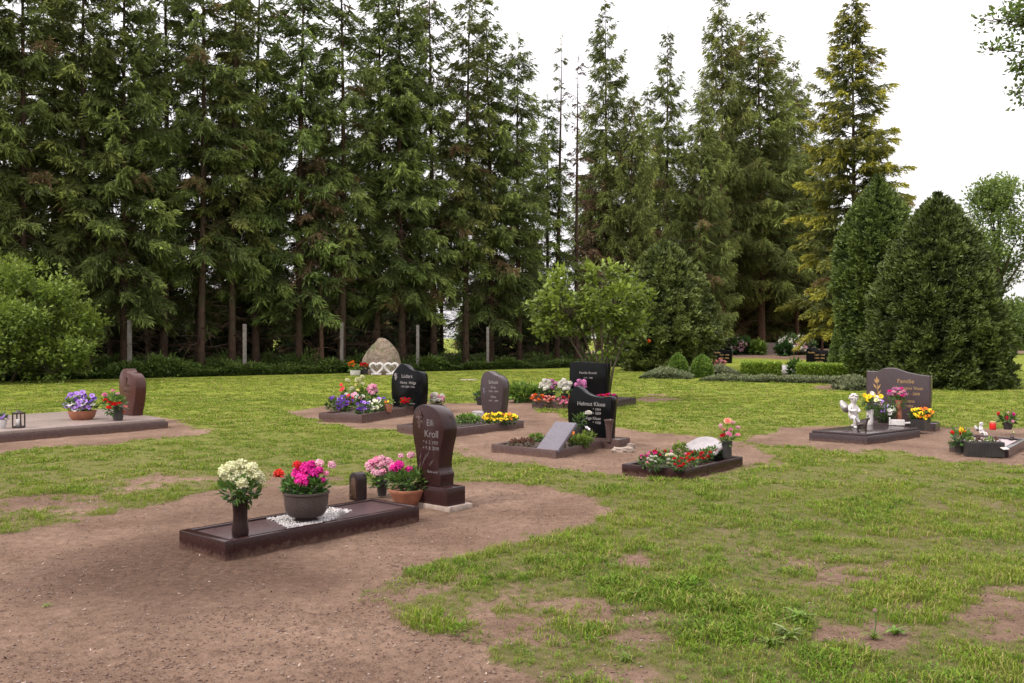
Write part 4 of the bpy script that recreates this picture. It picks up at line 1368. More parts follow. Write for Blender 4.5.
def rose_relief(mat, fx, fy, sz, stemlen=.0):
    def f(th, o, r, u3, w, h):
        g = np.random.default_rng(4)
        mb = MB(); c = o + r * w * fx + Z3 * h * fy - u3 * .002
        for lay, (n, rad) in enumerate(((6, 1.), (5, .65), (4, .35))):
            for i in range(n):
                a = i * 6.283 / n + lay
                d = r * math.cos(a) + Z3 * math.sin(a)
                mb.leaves([c - u3 * .004 * lay], [d - u3 * .25 * lay], [np.cross(d, u3)], sz * rad, sz * rad * .9, .5, g.uniform(.2, .8), .6, bend=-.12)
        for k, (dx, dz) in enumerate(((.1, -1), (-.35, -.9), (.35, -.6), (.15, -1.7), (-.2, -1.9))):
            d = r * dx + Z3 * dz * .6
            mb.leaves([c + Z3 * dz * sz * .5 - u3 * .003], [d], [np.cross(d, u3)], sz * 1.1, sz * .5, .4, .5, .5, bend=-.1)
        mb.build('rose_relief', MT[mat], th)
    return f


def kerb(label, fr, a0, a1, b0, b1, t, z1, mat, z0=-.06, soil=None, name='grave_border', tf=None):
    th = thing(name, label, 'grave border', fr.pt((a0 + a1) / 2, (b0 + b1) / 2, 0))
    tf = tf or t
    for q in ((a0, a0 + tf, b0, b1), (a1 - t, a1, b0, b1), (a0 + tf + .002, a1 - t - .002, b0, b0 + t), (a0 + tf + .002, a1 - t - .002, b1 - t, b1)):
        mb = MB(); fr.box(mb, q[0], q[1], q[2], q[3], z0, z1, .007)
        mb.build('edge_stone', MT[mat], th, auto=30)
    if soil:
        g = MB(); n = 26
        A = np.linspace(a0 + tf, a1 - t, n); B = np.linspace(b0 + t, b1 - t, n)
        V = []
        for i, a in enumerate(A):
            for j, b in enumerate(B):
                V.append(fr.pt(a, b, soil[1] + .018 * (vnoise(i * .7, j * .7, 5) - .5) * (1 if 0 < i < n - 1 and 0 < j < n - 1 else 0)))
        fs = [(i * n + j, (i + 1) * n + j, (i + 1) * n + j + 1, i * n + j + 1) for i in range(n - 1) for j in range(n - 1)]
        g.add(V, fs); g.build('bed', MT[soil[0]], th, smooth=True)
    return th


# ---------------------------------------------------------------- figures
def skin_figure(name, verts, edges, radii, parent, mat, base, sub=2):
    me = bpy.data.meshes.new(name)
    me.from_pydata([tuple(v) for v in verts], edges, [])
    ob = bpy.data.objects.new(name, me); COL.objects.link(ob)
    sk = ob.modifiers.new('skin', 'SKIN'); sk.use_smooth_shade = True
    if not me.skin_vertices:
        raise RuntimeError('no skin layer')
    for i, r in enumerate(radii):
        me.skin_vertices[0].data[i].radius = (r, r) if np.isscalar(r) else r
        me.skin_vertices[0].data[i].use_root = (i == 0)
    ss_ = ob.modifiers.new('sub', 'SUBSURF'); ss_.levels = ss_.render_levels = sub
    bpy.context.view_layer.update()
    dg = bpy.context.evaluated_depsgraph_get()
    m2 = bpy.data.meshes.new_from_object(ob.evaluated_get(dg))
    bpy.data.objects.remove(ob)
    m2.name = name; m2.materials.clear(); m2.materials.append(mat)
    for p in m2.polygons: p.use_smooth = True
    o = bpy.data.objects.new(name, m2); COL.objects.link(o); o.parent = parent
    return o


def cherub(label, loc, H, rz, pose='kneel', mat='wpot', parent_cat='figurine'):
    th = thing('angel_figurine', label, parent_cat, loc)
    S_ = H
    V = [(0, 0, .34), (0, -.005, .46), (0, -.01, .57), (0, -.01, .665), (0, -.03, .74), (0, -.035, .83), (0, -.02, .90)]
    Rr = [.105, .11, .105, .05, .085, .118, .085]
    E = [(0, 1), (1, 2), (2, 3), (3, 4), (4, 5), (5, 6)]

    def chain(root, pts, rs):
        k = root
        for p, r in zip(pts, rs):
            V.append(p); Rr.append(r); E.append((k, len(V) - 1)); k = len(V) - 1
    if pose == 'kneel':
        chain(0, [(-.08, -.05, .30), (-.11, -.24, .29), (-.10, -.20, .14), (-.10, -.19, .05), (-.10, -.27, .03)], [.085, .065, .05, .04, .035])
        chain(0, [(.09, -.02, .26), (.12, -.12, .07), (.14, .06, .06), (.15, .18, .05), (.15, .24, .04)], [.085, .065, .05, .04, .03])
        chain(2, [(-.10, 0, .60), (-.17, -.06, .49), (-.08, -.17, .49), (-.02, -.19, .52)], [.055, .045, .036, .035])
        chain(2, [(.10, 0, .60), (.17, -.06, .48), (.08, -.17, .47), (.02, -.19, .48)], [.055, .045, .036, .035])
    else:   # sitting, head on hand
        for i in range(len(V)): V[i] = (V[i][0], V[i][1], V[i][2] - .2)
        chain(0, [(-.08, -.08, .13), (-.13, -.28, .20), (-.13, -.33, .07), (-.13, -.40, .03)], [.085, .06, .045, .035])
        chain(0, [(.09, -.08, .12), (.14, -.26, .12), (.06, -.36, .06), (.0, -.40, .03)], [.085, .06, .045, .035])
        chain(2, [(-.10, 0, .40), (-.19, -.10, .30), (-.14, -.20, .38), (-.09, -.14, .52)], [.055, .045, .036, .035])
        chain(2, [(.10, 0, .40), (.18, -.03, .26), (.12, -.14, .18), (.10, -.20, .16)], [.055, .045, .036, .035])
    V = [tuple(np.array(v) * S_) for v in V]; Rr = [r * S_ for r in Rr]
    body = skin_figure('body', V, E, Rr, th, MT[mat], None)
    hz = V[5]
    # hair: curls over the skull
    g = np.random.default_rng(3)
    mb = MB()
    b = np.asarray(loc, float)
    for q in range(70):
        d = rdir(1, g)[0]
        if d[2] < -.1 or (d[1] < -.35 and d[2] < .5): continue
        c = np.array(hz) + d * .112 * S_
        r = .030 * S_
        mb.lathe([(r * .3, -r), (r * .9, -r * .5), (r, 0), (r * .8, r * .6), (r * .2, r)], b + c, 6)
    mb.build('hair', MT[mat], th, smooth=True)
    mb = MB()   # face: nose, brows, mouth
    f0 = np.array(hz) + np.array([0, -.116, -.02]) * S_
    mb.lathe([(.004 * S_, .03 * S_), (.010 * S_, .008 * S_), (.016 * S_, -.01 * S_), (.006 * S_, -.02 * S_)], b + f0, 6)
    mb.leaves([b + f0 + np.array([-.026, .002, -.048]) * S_], [[1, 0, 0]], [[0, 0, 1.]], .052 * S_, .016 * S_)
    mb.build('face', MT[mat], th, smooth=True)
    mb = MB()
    for sx in (-1, 1):
        mb.lathe([(.003 * S_, -.010 * S_), (.013 * S_, 0), (.003 * S_, .010 * S_)], b + f0 + np.array([sx * .045, .012, .026]) * S_, 6)
    mb.build('eyes', MT['concrete'], th, smooth=True)
    zw = V[2][2]
    for sx in (-1, 1):
        mb = MB()
        ol = smooth_outline([(0, -.10), (.10, -.16), (.20, -.10), (.26, .06), (.22, .16), (.10, .10), (0, .04)], 4) * S_
        o = b + np.array([sx * .03 * S_, .10 * S_, zw])
        x = np.array([sx * .85, .5, .15]); y = np.array([0, 0, 1.])
        if sx < 0: ol = ol[::-1]
        mb.prism(ol, o, x, y, .03 * S_, .008 * S_)
        mb.build('wing', MT[mat], th, smooth=True)
    th.rotation_euler = (0, 0, rz)
    return th


def dark_cat(label, loc, H, rz):
    th = thing('animal_figurine', label, 'figurine', loc)
    k = H
    V = [(0, .18, .50), (0, 0, .48), (0, -.20, .52), (0, -.30, .70), (0, -.37, .84), (0, -.48, .80)]
    Rr = [.12, .11, .13, .075, .105, .055]; E = [(0, 1), (1, 2), (2, 3), (3, 4), (4, 5)]

    def chain(root, pts, rs):
        q = root
        for p, r in zip(pts, rs):
            V.append(p); Rr.append(r); E.append((q, len(V) - 1)); q = len(V) - 1
    for sx in (-1, 1):
        chain(0, [(sx * .09, .20, .36), (sx * .09, .12, .26), (sx * .09, .24, .17), (sx * .09, .21, .03), (sx * .09, .15, .02)], [.075, .05, .035, .035, .03])
        chain(2, [(sx * .08, -.22, .36), (sx * .08, -.22, .20), (sx * .08, -.23, .03), (sx * .08, -.29, .02)], [.055, .04, .035, .03])
    chain(0, [(0, .30, .55), (0, .36, .72), (0, .33, .88)], [.035, .03, .02])
    V = [tuple(np.array(v) * k) for v in V]; Rr = [r * k for r in Rr]
    skin_figure('body', V, E, Rr, th, MT['metal'], None)
    b = np.asarray(loc, float)
    for sx in (-1, 1):
        mb = MB(); mb.lathe([(.045 * k, 0), (.03 * k, .06 * k), (.004 * k, .13 * k)], b + np.array([sx * .065, -.35, .91]) * k, 7, .6)
        mb.build('ear', MT['metal'], th, smooth=True)
    th.rotation_euler = (0, 0, rz)
    return th


def rock(name, label, loc, rx, ry, rz, mat, seed, parent=None, cat='rock', power=.55, lump=.28, taper=0.):
    bm = bpy.data.meshes.new(name)
    n, m = 72, 52
    V = []; F_ = []
    for i in range(m):
        th_ = math.pi * i / (m - 1)
        for j in range(n):
            ph = 2 * math.pi * j / n
            V.append((math.sin(th_) * math.cos(ph), math.sin(th_) * math.sin(ph), math.cos(th_)))
    V = np.array(V)
    q = np.sign(V) * np.abs(V) ** power
    q /= np.maximum(np.linalg.norm(q, axis=1, keepdims=True) ** .45, .2)
    nz = fbm(V[:, 0] * 1.7 + V[:, 2] * 2 + seed, V[:, 1] * 1.7 + V[:, 2] * 1.3 + seed, seed, 4) - .5
    fz = fbm(V[:, 0] * 7 + V[:, 2] * 6 + seed, V[:, 1] * 7 + V[:, 2] * 5, seed + 3, 4) - .5
    q = q * (1 + lump * 2 * nz + lump * .45 * fz)[:, None]
    q[:, 0] *= 1 - taper * np.clip(q[:, 2] + .3, 0, 2); q[:, 1] *= 1 - taper * np.clip(q[:, 2] + .3, 0, 2)
    q = q * [rx, ry, rz]
    F_ = [(i * n + j, (i + 1) * n + j, (i + 1) * n + (j + 1) % n, i * n + (j + 1) % n) for i in range(m - 1) for j in range(n)]
    mb = MB(); mb.add(q + np.asarray(loc) + np.array([0, 0, rz * .55]), F_)
    o = mb.build(name, MT[mat], None, smooth=True)
    return tag(o, label, cat)


def loose(mb, name, label, cat, mat, smooth=False, auto=None):
    o = mb.build(name, MT[mat], None, smooth=smooth, auto=auto)
    return tag(o, label, cat)
# ================================================================ PLACING THE GRAVES
def bar(mb, p, q, r, n=6):
    mb.tube([p, q], [r, r], n)


def grave_front():
    fr = Fr((224.7, 559.7), (179, 547), (419, 520.6))
    L, W = fr.L, fr.W
    zt = .128
    k = kerb('dark red granite border of the front grave, low and polished', fr, 0, L, 0, W, .055, zt, 'red', tf=.075)
    mb = MB(); fr.box(mb, .077, L - .057, .057, W - .057, .0, zt - .016, .003); mb.build('cover_slab', MT['satin'], k, auto=30)
    zs = zt - .016
    # white gravel field
    g = np.random.default_rng(2)
    pl = np.array([P(x, y, zs)[:2] for x, y in ((257, 516), (287, 510), (312, 506), (352, 511), (334, 520), (306, 529), (291, 531), (276, 523))])
    lo, hi = pl.min(0), pl.max(0)
    q = g.uniform(lo, hi, (6500, 2)); s = sdist(pl, q[:, 0], q[:, 1])
    rel = q - fr.o; la = rel @ fr.u; lb = rel @ fr.v
    s = np.where((la > .09) & (la < L - .07) & (lb > .068) & (lb < W - .068), s, -1)
    q = q[s > -.012 * g.uniform(-1, 1, len(q))][:2600]
    mb = MB()
    for x, y in q:
        r = g.uniform(.004, .0075)
        mb.lathe([(r * .6, -r * .4), (r, 0), (r * .7, r * .6), (r * .2, r * .8)], (x, y, zs + r * .5 + g.uniform(0, .006)), 5, g.uniform(.6, 1))
    o = mb.build('white_gravel', MT['gravel'], None, smooth=True)
    tag(o, 'white gravel spread under the stone bowl on the front grave', 'gravel', kind='stuff')
    # vase of white hydrangeas
    bl = [('pom', 'cream', x, y, r) for x, y, r in ((225, 473, 8.5), (236, 478, 8), (241, 466, 8), (247, 475, 8), (252, 469, 7), (257, 477, 7.5), (231, 468, 7), (261, 481, 5), (246, 482, 7))]
    plant('flower_vase', 'tall dark stone vase of cream white blossoms on the front grave', 'flower vase', (240, 537), zs, pot=[(7.5, 0), (8.2, 2), (8.4, 7), (7.4, 14), (7.0, 22), (7.6, 32), (8.6, 41)], potmat='vase', potname='vase',
          leaf=(240, 490, 19, 13, 230, 9, 'green'), blooms=bl)
    # stone bowl of geraniums
    bl = [('pom', 'magenta', x, y, r) for x, y, r in ((296, 475, 7.5), (305, 470, 8), (313, 474, 7), (303, 480, 8), (319, 471, 5.5), (322, 481, 4), (311, 466, 6))]
    bl += [('pom', 'red', 278, 475, 5.5), ('pom', 'red', 297, 466, 5), ('pom', 'palepink', 319, 464, 4.8), ('pom', 'palepink', 331, 466, 5), ('pom', 'pink', 326, 474, 3.5)]
    plant('flower_bowl', 'wide dark stone bowl of magenta and red geraniums on white gravel', 'flower bowl', (306, 521), zs, pot=[(12, 0), (12, 1.5), (9, 3.2), (17, 6), (20.5, 11), (21.5, 18), (22.2, 27), (23.3, 28), (23.3, 29.5)], potmat='bowl', potname='bowl',
          leaf=(305, 487, 23, 9, 520, 7, 'green'), blooms=bl, lathe_n=36)
    # small shell on the gravel
    mb = MB(); c = P(338, 519, zs); c[2] = zs
    for i in range(7):
        a = -1.1 + i * .36
        d = np.array([math.cos(a + .3) * .7, math.sin(a) * .3, .55 + .2 * math.cos(a)])
        mb.leaves([c], [d], [np.cross(d, [0, 1., .2])], .085, .035, .5, .5, .7, bend=.1)
    loose(mb, 'shell_ornament', 'pale fan shaped shell lying on the white gravel right of the bowl', 'ornament', 'gravel')
    # grave light of the same stone
    c = P(358.5, 500, zs); s = c[1] / F
    t = thing('grave_light', 'small dark round topped stone grave light standing on the front grave', 'grave light', c)
    w, h = 13.5 * s, 28 * s
    ol = [(-w / 2, 0), (w / 2, 0)] + [(w / 2 * math.cos(a), h - w / 2 + w / 2 * math.sin(a)) for a in np.linspace(0, math.pi, 11)]
    r3 = np.array([fr.u[1], -fr.u[0], 0]); u3 = np.array([*fr.u, 0])
    mb = MB(); mb.prism(ol, c - u3 * w * .5, r3, Z3, w * .9, .008); mb.build('housing', MT['vase'], t, smooth=True, auto=40)
    mb = MB(); mb.prism([(x * .62, y * .72 + h * .1) for x, y in ol], c - u3 * (w * .5 + .004), r3, Z3, .006, .002); mb.build('door', MT['bronze'], t, auto=40)
    mb = MB(); mb.tube([c + Z3 * .05 - u3 * (w * .5 + .02) - r3 * .04, c + Z3 * .05 - u3 * (w * .5 + .02) + r3 * .0], [.006, .006], 6); mb.build('knob', MT['bronze'], t)
    # headstone on plinth and pale base plate
    c0 = P(449.4, 510.4, 0)[:2]
    u = fr.u; r = np.array([u[1], -u[0]])
    foot = c0 - r * .275 + u * .035
    ol = [(.14, 0), (.14, .2), (.10, .38), (.0, .62), (-.01, .80), (.07, .93), (.22, .985), (.42, 1.0), (.68, .965), (.90, .88), (1.0, .74), (.99, .62), (.88, .40), (.85, .22), (.92, .15), (.90, .06), (.90, 0)]
    th = headstone('tall dark red headstone with carved rose behind the front grave, widest at its shoulders', foot, .028, u, .42, .765, .185, ol, 'red', (.47, .245, .165, 'red', .03),
                   [('Elli', .085, .58, .74, 'faint', 'CENTER'), ('Kroll', .095, .62, .60, 'faint', 'CENTER'), ('* 4. 2. 1931', .045, .60, .515, 'faint', 'CENTER'), ('+ 9. 8. 2010', .045, .60, .445, 'faint', 'CENTER'), ('Ruhe sanft', .034, .66, .16, 'faint', 'CENTER')],
                   extra=rose_relief('brown', .24, .86, .07), shift=.05)
    o = foot
    mb = MB(); mb.box(np.array([*c0, 0]), u, -r, .31, .56, -.03, .026, .004); mb.build('base_plate', MT['concrete'], th, auto=30)
    # lily etched low on the face
    mb = MB(); u3 = np.array([*u, 0]); r3 = np.array([*r, 0]); oo = np.array([*foot, .2]) - u3 * .002 - r3 * .26
    for a, b_, l in ((.20, .12, .15), (.42, .30, .12), (.30, .2, .17), (.52, .22, .12), (.24, .28, .10)):
        d = r3 * (a * .8 - .1) + Z3 * (b_ + .1)
        mb.leaves([oo + r3 * .42 * a + Z3 * .765 * b_], [d], [np.cross(d, u3)], l, .02, 0, .5, .5)
    mb.build('lily_relief', MT['bowl'], th)
    # flowers between slab and headstone
    plant('flower_vase', 'dark pot of pale pink carnations at the left foot of the tall headstone', 'flower vase', (382, 500), .0, pot=[(4, 0), (5.5, 10), (6, 15)], potmat='dpot',
          leaf=(381, 478, 14, 10, 200, 6, 'green'), blooms=rb('pom', ['palepink', 'pink', 'palepink'], 380, 466, 14, 6.5, 17, 4.2, 5), dY=.25)
    plant('flower_bowl', 'terracotta bowl of magenta geraniums at the foot of the tall headstone', 'flower bowl', (407, 504), .0, pot=[(11, 0), (14.5, 5), (17.5, 12), (18.5, 13.5), (18.5, 15.5)], potmat='terra', potname='bowl',
          leaf=(411, 481, 22, 9, 420, 7, 'green'), blooms=[('pom', 'magenta', 399, 466, 6), ('pom', 'magenta', 409, 471, 5.2), ('pom', 'palepink', 411, 456, 4.6), ('pom', 'palepink', 401, 456.5, 3.2), ('pom', 'magenta', 394, 469, 4.5), ('daisy', 'salmon', 424, 465, 2.5)], dY=-.02, lathe_n=30)


U0 = None


def grave_left():
    # broad pale double slab, left
    zt = .15
    fr = Fr((-340, 544), (-560, 500), (168, 427.0))
    u = unit(P(168, 427)[:2] - P(0, 441.5)[:2]); o = P(168, 427)[:2]
    v = unit(P(105, 409.5, zt)[:2] - P(163.5, 420, zt)[:2])
    fr.u, fr.v, fr.o, fr.L = u, v, o - u * 4.2, 4.2
    W = np.linalg.norm(P(105, 409.5, zt)[:2] - P(163.5, 420, zt)[:2])
    t = thing('grave_slab', 'wide pale rosy double grave slab at the left edge of the photo', 'grave slab', fr.pt(3.0, W / 2))
    mb = MB(); fr.box(mb, .9, 4.2, .0, W, -.05, zt - .055, .006); mb.build('base', MT['brown'], t, auto=30)
    mb = MB(); fr.box(mb, .9, 4.16, .04, W * .5 - .01, zt - .054, zt, .008); mb.build('cover_plate', MT['slab'], t, auto=30)
    mb = MB(); fr.box(mb, .9, 4.16, W * .5 + .01, W - .04, zt - .054, zt, .008); mb.build('cover_plate', MT['slab'], t, auto=30)
    hu = np.array([.60, .80])
    ft = P(127, 415.5, zt)[:2]
    ol = [(.24, 0), (.16, .2), (.04, .45), (0, .68), (.06, .86), (.20, .97), (.36, 1.0), (.44, .955), (.54, .92), (.72, .90), (.92, .80), (1.0, .62), (.96, .36), (.84, .12), (.80, 0)]
    headstone('reddish brown headstone with a notched rounded top on the pale slab at left', ft, zt, hu, .56, .86, .22, ol, 'red2', None,
              [('Familie', .07, .5, .62, 'bronze', 'CENTER'), ('1928  2007', .05, .5, .5, 'bronze', 'CENTER')], extra=rose_relief('bronze', .45, .78, .06))
    bl = rb('pansy', ['violet', 'purple', 'pansyw', 'white', 'violet'], 80, 401, 16, 8.5, 30, 3.4, 2)
    plant('flower_bowl', 'terracotta bowl of purple and white pansies on the pale slab at left', 'flower bowl', (82, 419.5), zt, pot=[(9, 0), (11.5, 2.5), (13, 7), (13.6, 9)], potmat='terra', potname='bowl',
          leaf=(81, 405, 16, 6, 260, 5, 'green'), blooms=bl)
    bl = [('rose', c, x, y, r) for c, x, y, r in (('red', 113, 402, 3.2), ('red', 118, 404, 3.4), ('red', 114, 407, 3.2), ('red', 121, 413, 3.4), ('red', 122, 403, 2.6), ('pink', 105, 395, 3.0), ('pink', 112, 391, 2.6), ('palepink', 118, 394, 2.4), ('red', 108, 400, 2.4), ('salmon', 125, 407, 2.6))]
    plant('flower_vase', 'glass vase of red and pink roses before the reddish headstone at left', 'flower vase', (118, 420.5), zt, pot=[(4.2, 0), (5, 4), (4.4, 10), (5.4, 14)], potmat='dpot', potname='vase',
          leaf=(114, 405, 11, 9, 190, 5, 'green'), blooms=bl)
    # lantern
    c = P(18.5, 428, zt); s = c[1] / F
    t = thing('grave_lantern', 'small dark metal candle lantern on the pale slab at left', 'lantern', c)
    hw = 4.5 * s
    mb = MB(); mb.box(c + [-hw, -hw, 0], (1, 0), (0, 1), 2 * hw, 2 * hw, zt, zt + 2 * s, .003); mb.build('base', MT['metal'], t)
    mb = MB(); mb.box(c + [-hw, -hw, 0], (1, 0), (0, 1), 2 * hw, 2 * hw, zt + 14 * s, zt + 15.5 * s, .003)
    mb.lathe([(hw * 1.0, 0), (hw * .5, 1.6 * s), (hw * .15, 2.2 * s)], (c[0], c[1], zt + 15.5 * s), 4); mb.build('roof', MT['metal'], t)
    for sx in (-1, 1):
        for sy in (-1, 1):
            mb = MB(); q = c + [sx * hw * .88, sy * hw * .88, 0]
            mb.tube([q + [0, 0, 2 * s], q + [0, 0, 14 * s]], [.8 * s, .8 * s], 4); mb.build('corner_post', MT['metal'], t)
    mb = MB(); mb.lathe([(hw * .6, 2 * s), (hw * .62, 8 * s), (hw * .5, 9 * s)], c, 12); mb.build('candle', MT['wpot'], t, smooth=True)
    plant('flower_pot', 'small white pot of violet flowers cut off by the left edge of the photo', 'flower pot', (1.5, 428.5), zt, pot=[(3.5, 0), (4.5, 5), (5, 9)], potmat='wpot',
          leaf=(1.5, 417.5, 6, 2.5, 60, 4, 'green'), blooms=rb('pansy', ['violet', 'purple'], 2, 416.5, 5, 2, 6, 2.6, 3))


def grave_black():
    # third grave: flower bed and black headstone
    fr = Fr((361.6, 423), (325, 415.3), (418, 412.5), ortho=.75)
    zt = .15
    L, W = fr.L, fr.W
    print('black grave', L, W)
    W = min(W, 1.02)
    kerb('brown granite border round the flower bed before the black scroll topped headstone', fr, 0, L, 0, W, .07, zt, 'brown', soil=('soil', zt - .04))
    u = fr.u; hu = unit([.56, .83])
    ft = P(407, 408, .1)[:2]
    ol = [(.06, 0), (0, .3), (-.01, .62), (.05, .80), (.17, .92), (.30, 1.0), (.42, .985), (.56, .91), (.72, .86), (.88, .845), (.97, .79), (1.0, .66), (1.0, .4), (.95, 0)]
    headstone('black headstone with a wavy top and white lettering behind the flower bed', ft, .05, hu, .86, .98, .18, ol, 'black', None,
              [('L\u00fcders', .11, .50, .70, 'silver', 'CENTER'), ('Heinz  Helga', .085, .53, .57, 'silver', 'CENTER'), ('1929-2009  1933-', .055, .53, .49, 'silver', 'CENTER'), ('Unvergessen', .045, .62, .14, 'silver', 'CENTER')],
              extra=rose_relief('silver', .14, .76, .06))
    Zb = zt - .03
    pl = lambda nm, lab, cat, b, **k: plant(nm, lab, cat, b, Zb, **k)
    pl('flower_vase', 'tall bunch of cream snapdragons and lilies in the bed before the black headstone', 'flower vase', (361, 405), pot=[(4, 0), (5, 10)], potmat='dpot', potname='vase',
       leaf=(361, 396, 9, 9, 150, 5, 'lgreen'), blooms=[('rose', c, x, y, r) for c, x, y, r in (('cream', 347.5, 380.5, 3.2), ('cream', 358, 380, 3.5), ('cream', 362, 377, 3), ('paleyellow', 357, 385, 3.2), ('cream', 362, 384, 3.2), ('paleyellow', 364, 388, 2.8), ('cream', 352, 388.5, 2.8), ('paleyellow', 359, 390, 2.6))])
    pl('flower_vase', 'bunch of pale pink blossoms right of the cream lilies in the bed', 'flower vase', (372, 408), pot=[(3.5, 0), (4, 9)], potmat='dpot', potname='vase',
       leaf=(372, 397, 6, 6, 90, 4, 'green'), blooms=rb('pom', ['palepink', 'pink', 'palepink'], 372.5, 389.5, 4.5, 4.5, 9, 2.6, 9))
    pl('flower_vase', 'bunch of dark red and white blossoms left of the cream lilies', 'flower vase', (346, 404), leaf=(347, 397, 8, 7, 110, 4, 'green'), pot=[(3, 0), (3.5, 5)],
       blooms=[('daisy', 'crimson', 342.5, 389.5, 3), ('daisy', 'crimson', 341, 385, 2), ('pom', 'white', 352, 389, 3), ('daisy', 'pink', 355, 393, 2.5), ('daisy', 'white', 347.5, 394, 2.2)])
    for (x, y, n, cols, lab) in ((341, 411, 9, ['purple'], 'dark purple pansy plant at the left front of the bed'), (347.5, 407, 8, ['purple', 'crimson'], 'purple and crimson pansy plant behind the left front one in the bed'), (363, 414, 9, ['purple', 'purple', 'violet'], 'dark purple pansy plant at the front corner of the bed'),
                                 (375, 412.5, 9, ['white', 'cream'], 'white pansy plant in the middle of the long bed side'), (381.5, 410.5, 7, ['purple', 'violet'], 'small purple pansy plant right of the white one'), (334.5, 409, 5, ['violet', 'purple'], 'small violet pansy plant at the outermost left corner of the bed'),
                                 (357, 406, 6, ['white', 'pink'], 'white and pink pansy plant at the middle of the bed')):
        pl('pansy_plant', lab, 'flowering plant', (x, y), leaf=(x, y - 4, 8, 5, 230, 4.2, 'green'), blooms=rb('pansy', cols, x, y - 8, 7, 4.4, n + 4, 2.4, n), stem=False, group='pansies in the bed before the black headstone')
    pl('flower_pot', 'small brown pot of orange tinted leaves at the bed edge left of the smooth headstone', 'flower pot', (388.5, 412), pot=[(3, 0), (4, 5), (4.3, 8)], potmat='terra', leaf=(388.5, 402, 5, 3, 60, 3.5, 'lgreen'), blooms=[('daisy', 'orange', 386, 402, 1.8), ('daisy', 'yellow', 389, 401, 1.8)])
    pl('flower_pot', 'small pot of yellow flowers close to the angel head before the black headstone', 'flower pot', (396, 405.5), pot=[(2.5, 0), (3, 4)], potmat='terra', leaf=(396, 400, 4, 2.6, 50, 3.5, 'lgreen'), blooms=rb('rose', ['yellow'], 396, 396, 3.2, 2.4, 6, 2, 4))
    pl('flower_pot', 'pot of crimson flowers at the foot of the black headstone', 'flower pot', (405.5, 408.5), pot=[(3, 0), (4, 5)], potmat='dpot', leaf=(405.5, 402.5, 5.5, 2.6, 70, 3.5, 'green'), blooms=rb('rose', ['crimson', 'red'], 405.5, 400.5, 4.8, 2, 8, 2.2, 6))
    c = P(399, 404, Zb); c[2] = Zb
    cherub('small tan angel figurine before the black headstone, half hidden by flowers', c, 17 * c[1] / F, -.6, 'kneel', 'concrete')
    plant('flower_pot', 'pot of white and pink flowers on the ground right of the black headstone', 'flower pot', (437.5, 411), 0., pot=[(3.5, 0), (4.5, 7)], potmat='dpot', leaf=(437.5, 402, 7, 3, 80, 4, 'lgreen'), blooms=rb('pom', ['white', 'palepink', 'white', 'pink'], 437.5, 398, 7.5, 4, 13, 2.5, 8))


def grave_violet():
    fr = Fr((447, 437.5), (403, 429.5), (523.8, 427.8), ortho=.8)
    zt = .13
    L, W = fr.L, fr.W
    W = min(max(W, .9), 1.2)
    print('violet grave', L, W)
    k = kerb('brownish granite border with a long cover plate, left of the dark scroll headstone', fr, 0, L, 0, W, .09, zt, 'brown', soil=('soil', zt - .03))
    mb = MB(); fr.box(mb, .10, L * .52, .10, W - .10, .03, zt + .012, .006); mb.build('cover_plate', MT['violet'], k, auto=30)
    hu = unit([.56, .83])
    ft = P(491.5, 417.5, .1)[:2]
    ol = [(.14, 0), (.05, .3), (.0, .62), (.03, .82), (.14, .95), (.30, 1.0), (.42, .985), (.58, .935), (.78, .90), (.95, .80), (1.0, .62), (.95, .32), (.88, 0)]
    headstone('violet grey headstone with a rounded peak and inscribed panel behind yellow flowers', ft, .08, hu, .52, .88, .22, ol, 'violet', None,
              [('Schulz', .085, .58, .74, 'silver', 'CENTER'), ('Erna', .06, .58, .64, 'silver', 'CENTER'), ('1926 - 2004', .045, .58, .56, 'silver', 'CENTER'), ('Otto', .06, .58, .44, 'silver', 'CENTER'), ('1921 - 1999', .045, .58, .36, 'silver', 'CENTER')],
              extra=rose_relief('grey', .18, .62, .05))
    Zb = zt - .02
    plant('yellow_flower_clump', 'broad cushion of bright yellow flowers at the foot of the violet grey headstone', 'flowering plant', (501, 424), Zb, leaf=(500, 420, 19, 3.4, 420, 4, 'green'), blooms=rb('daisy', ['yellow', 'yellow', 'yellow', 'orange'], 500, 416.5, 18, 3.2, 46, 2.1, 3), stem=False)
    plant('heather_clump', 'low green heather cushion left of the yellow flowers', 'plant', (468, 424.5), Zb, leaf=(468, 419, 13, 4.2, 520, 3.2, 'lgreen'), stem=False)
    plant('red_flower', 'small red flower before the violet grey headstone', 'flowering plant', (493, 416), Zb, leaf=(493, 414, 3, 2, 25, 3, 'green'), blooms=rb('rose', ['red'], 493, 411.5, 3, 1.6, 4, 1.8, 3))
    c = P(478.5, 418, Zb); rock('pale_stone', 'white lump of stone left of the violet grey headstone', c, .12, .1, .09, 'white', 4)
    # dark pot with ivy on the lawn behind
    plant('flower_pot', 'dark pot of ivy on the lawn left behind the violet grey headstone', 'flower pot', (481, 404.5), 0., pot=[(4, 0), (5, 5), (5.2, 8)], potmat='dpot', leaf=(480, 396, 5, 3.4, 90, 4, 'dgreen'))


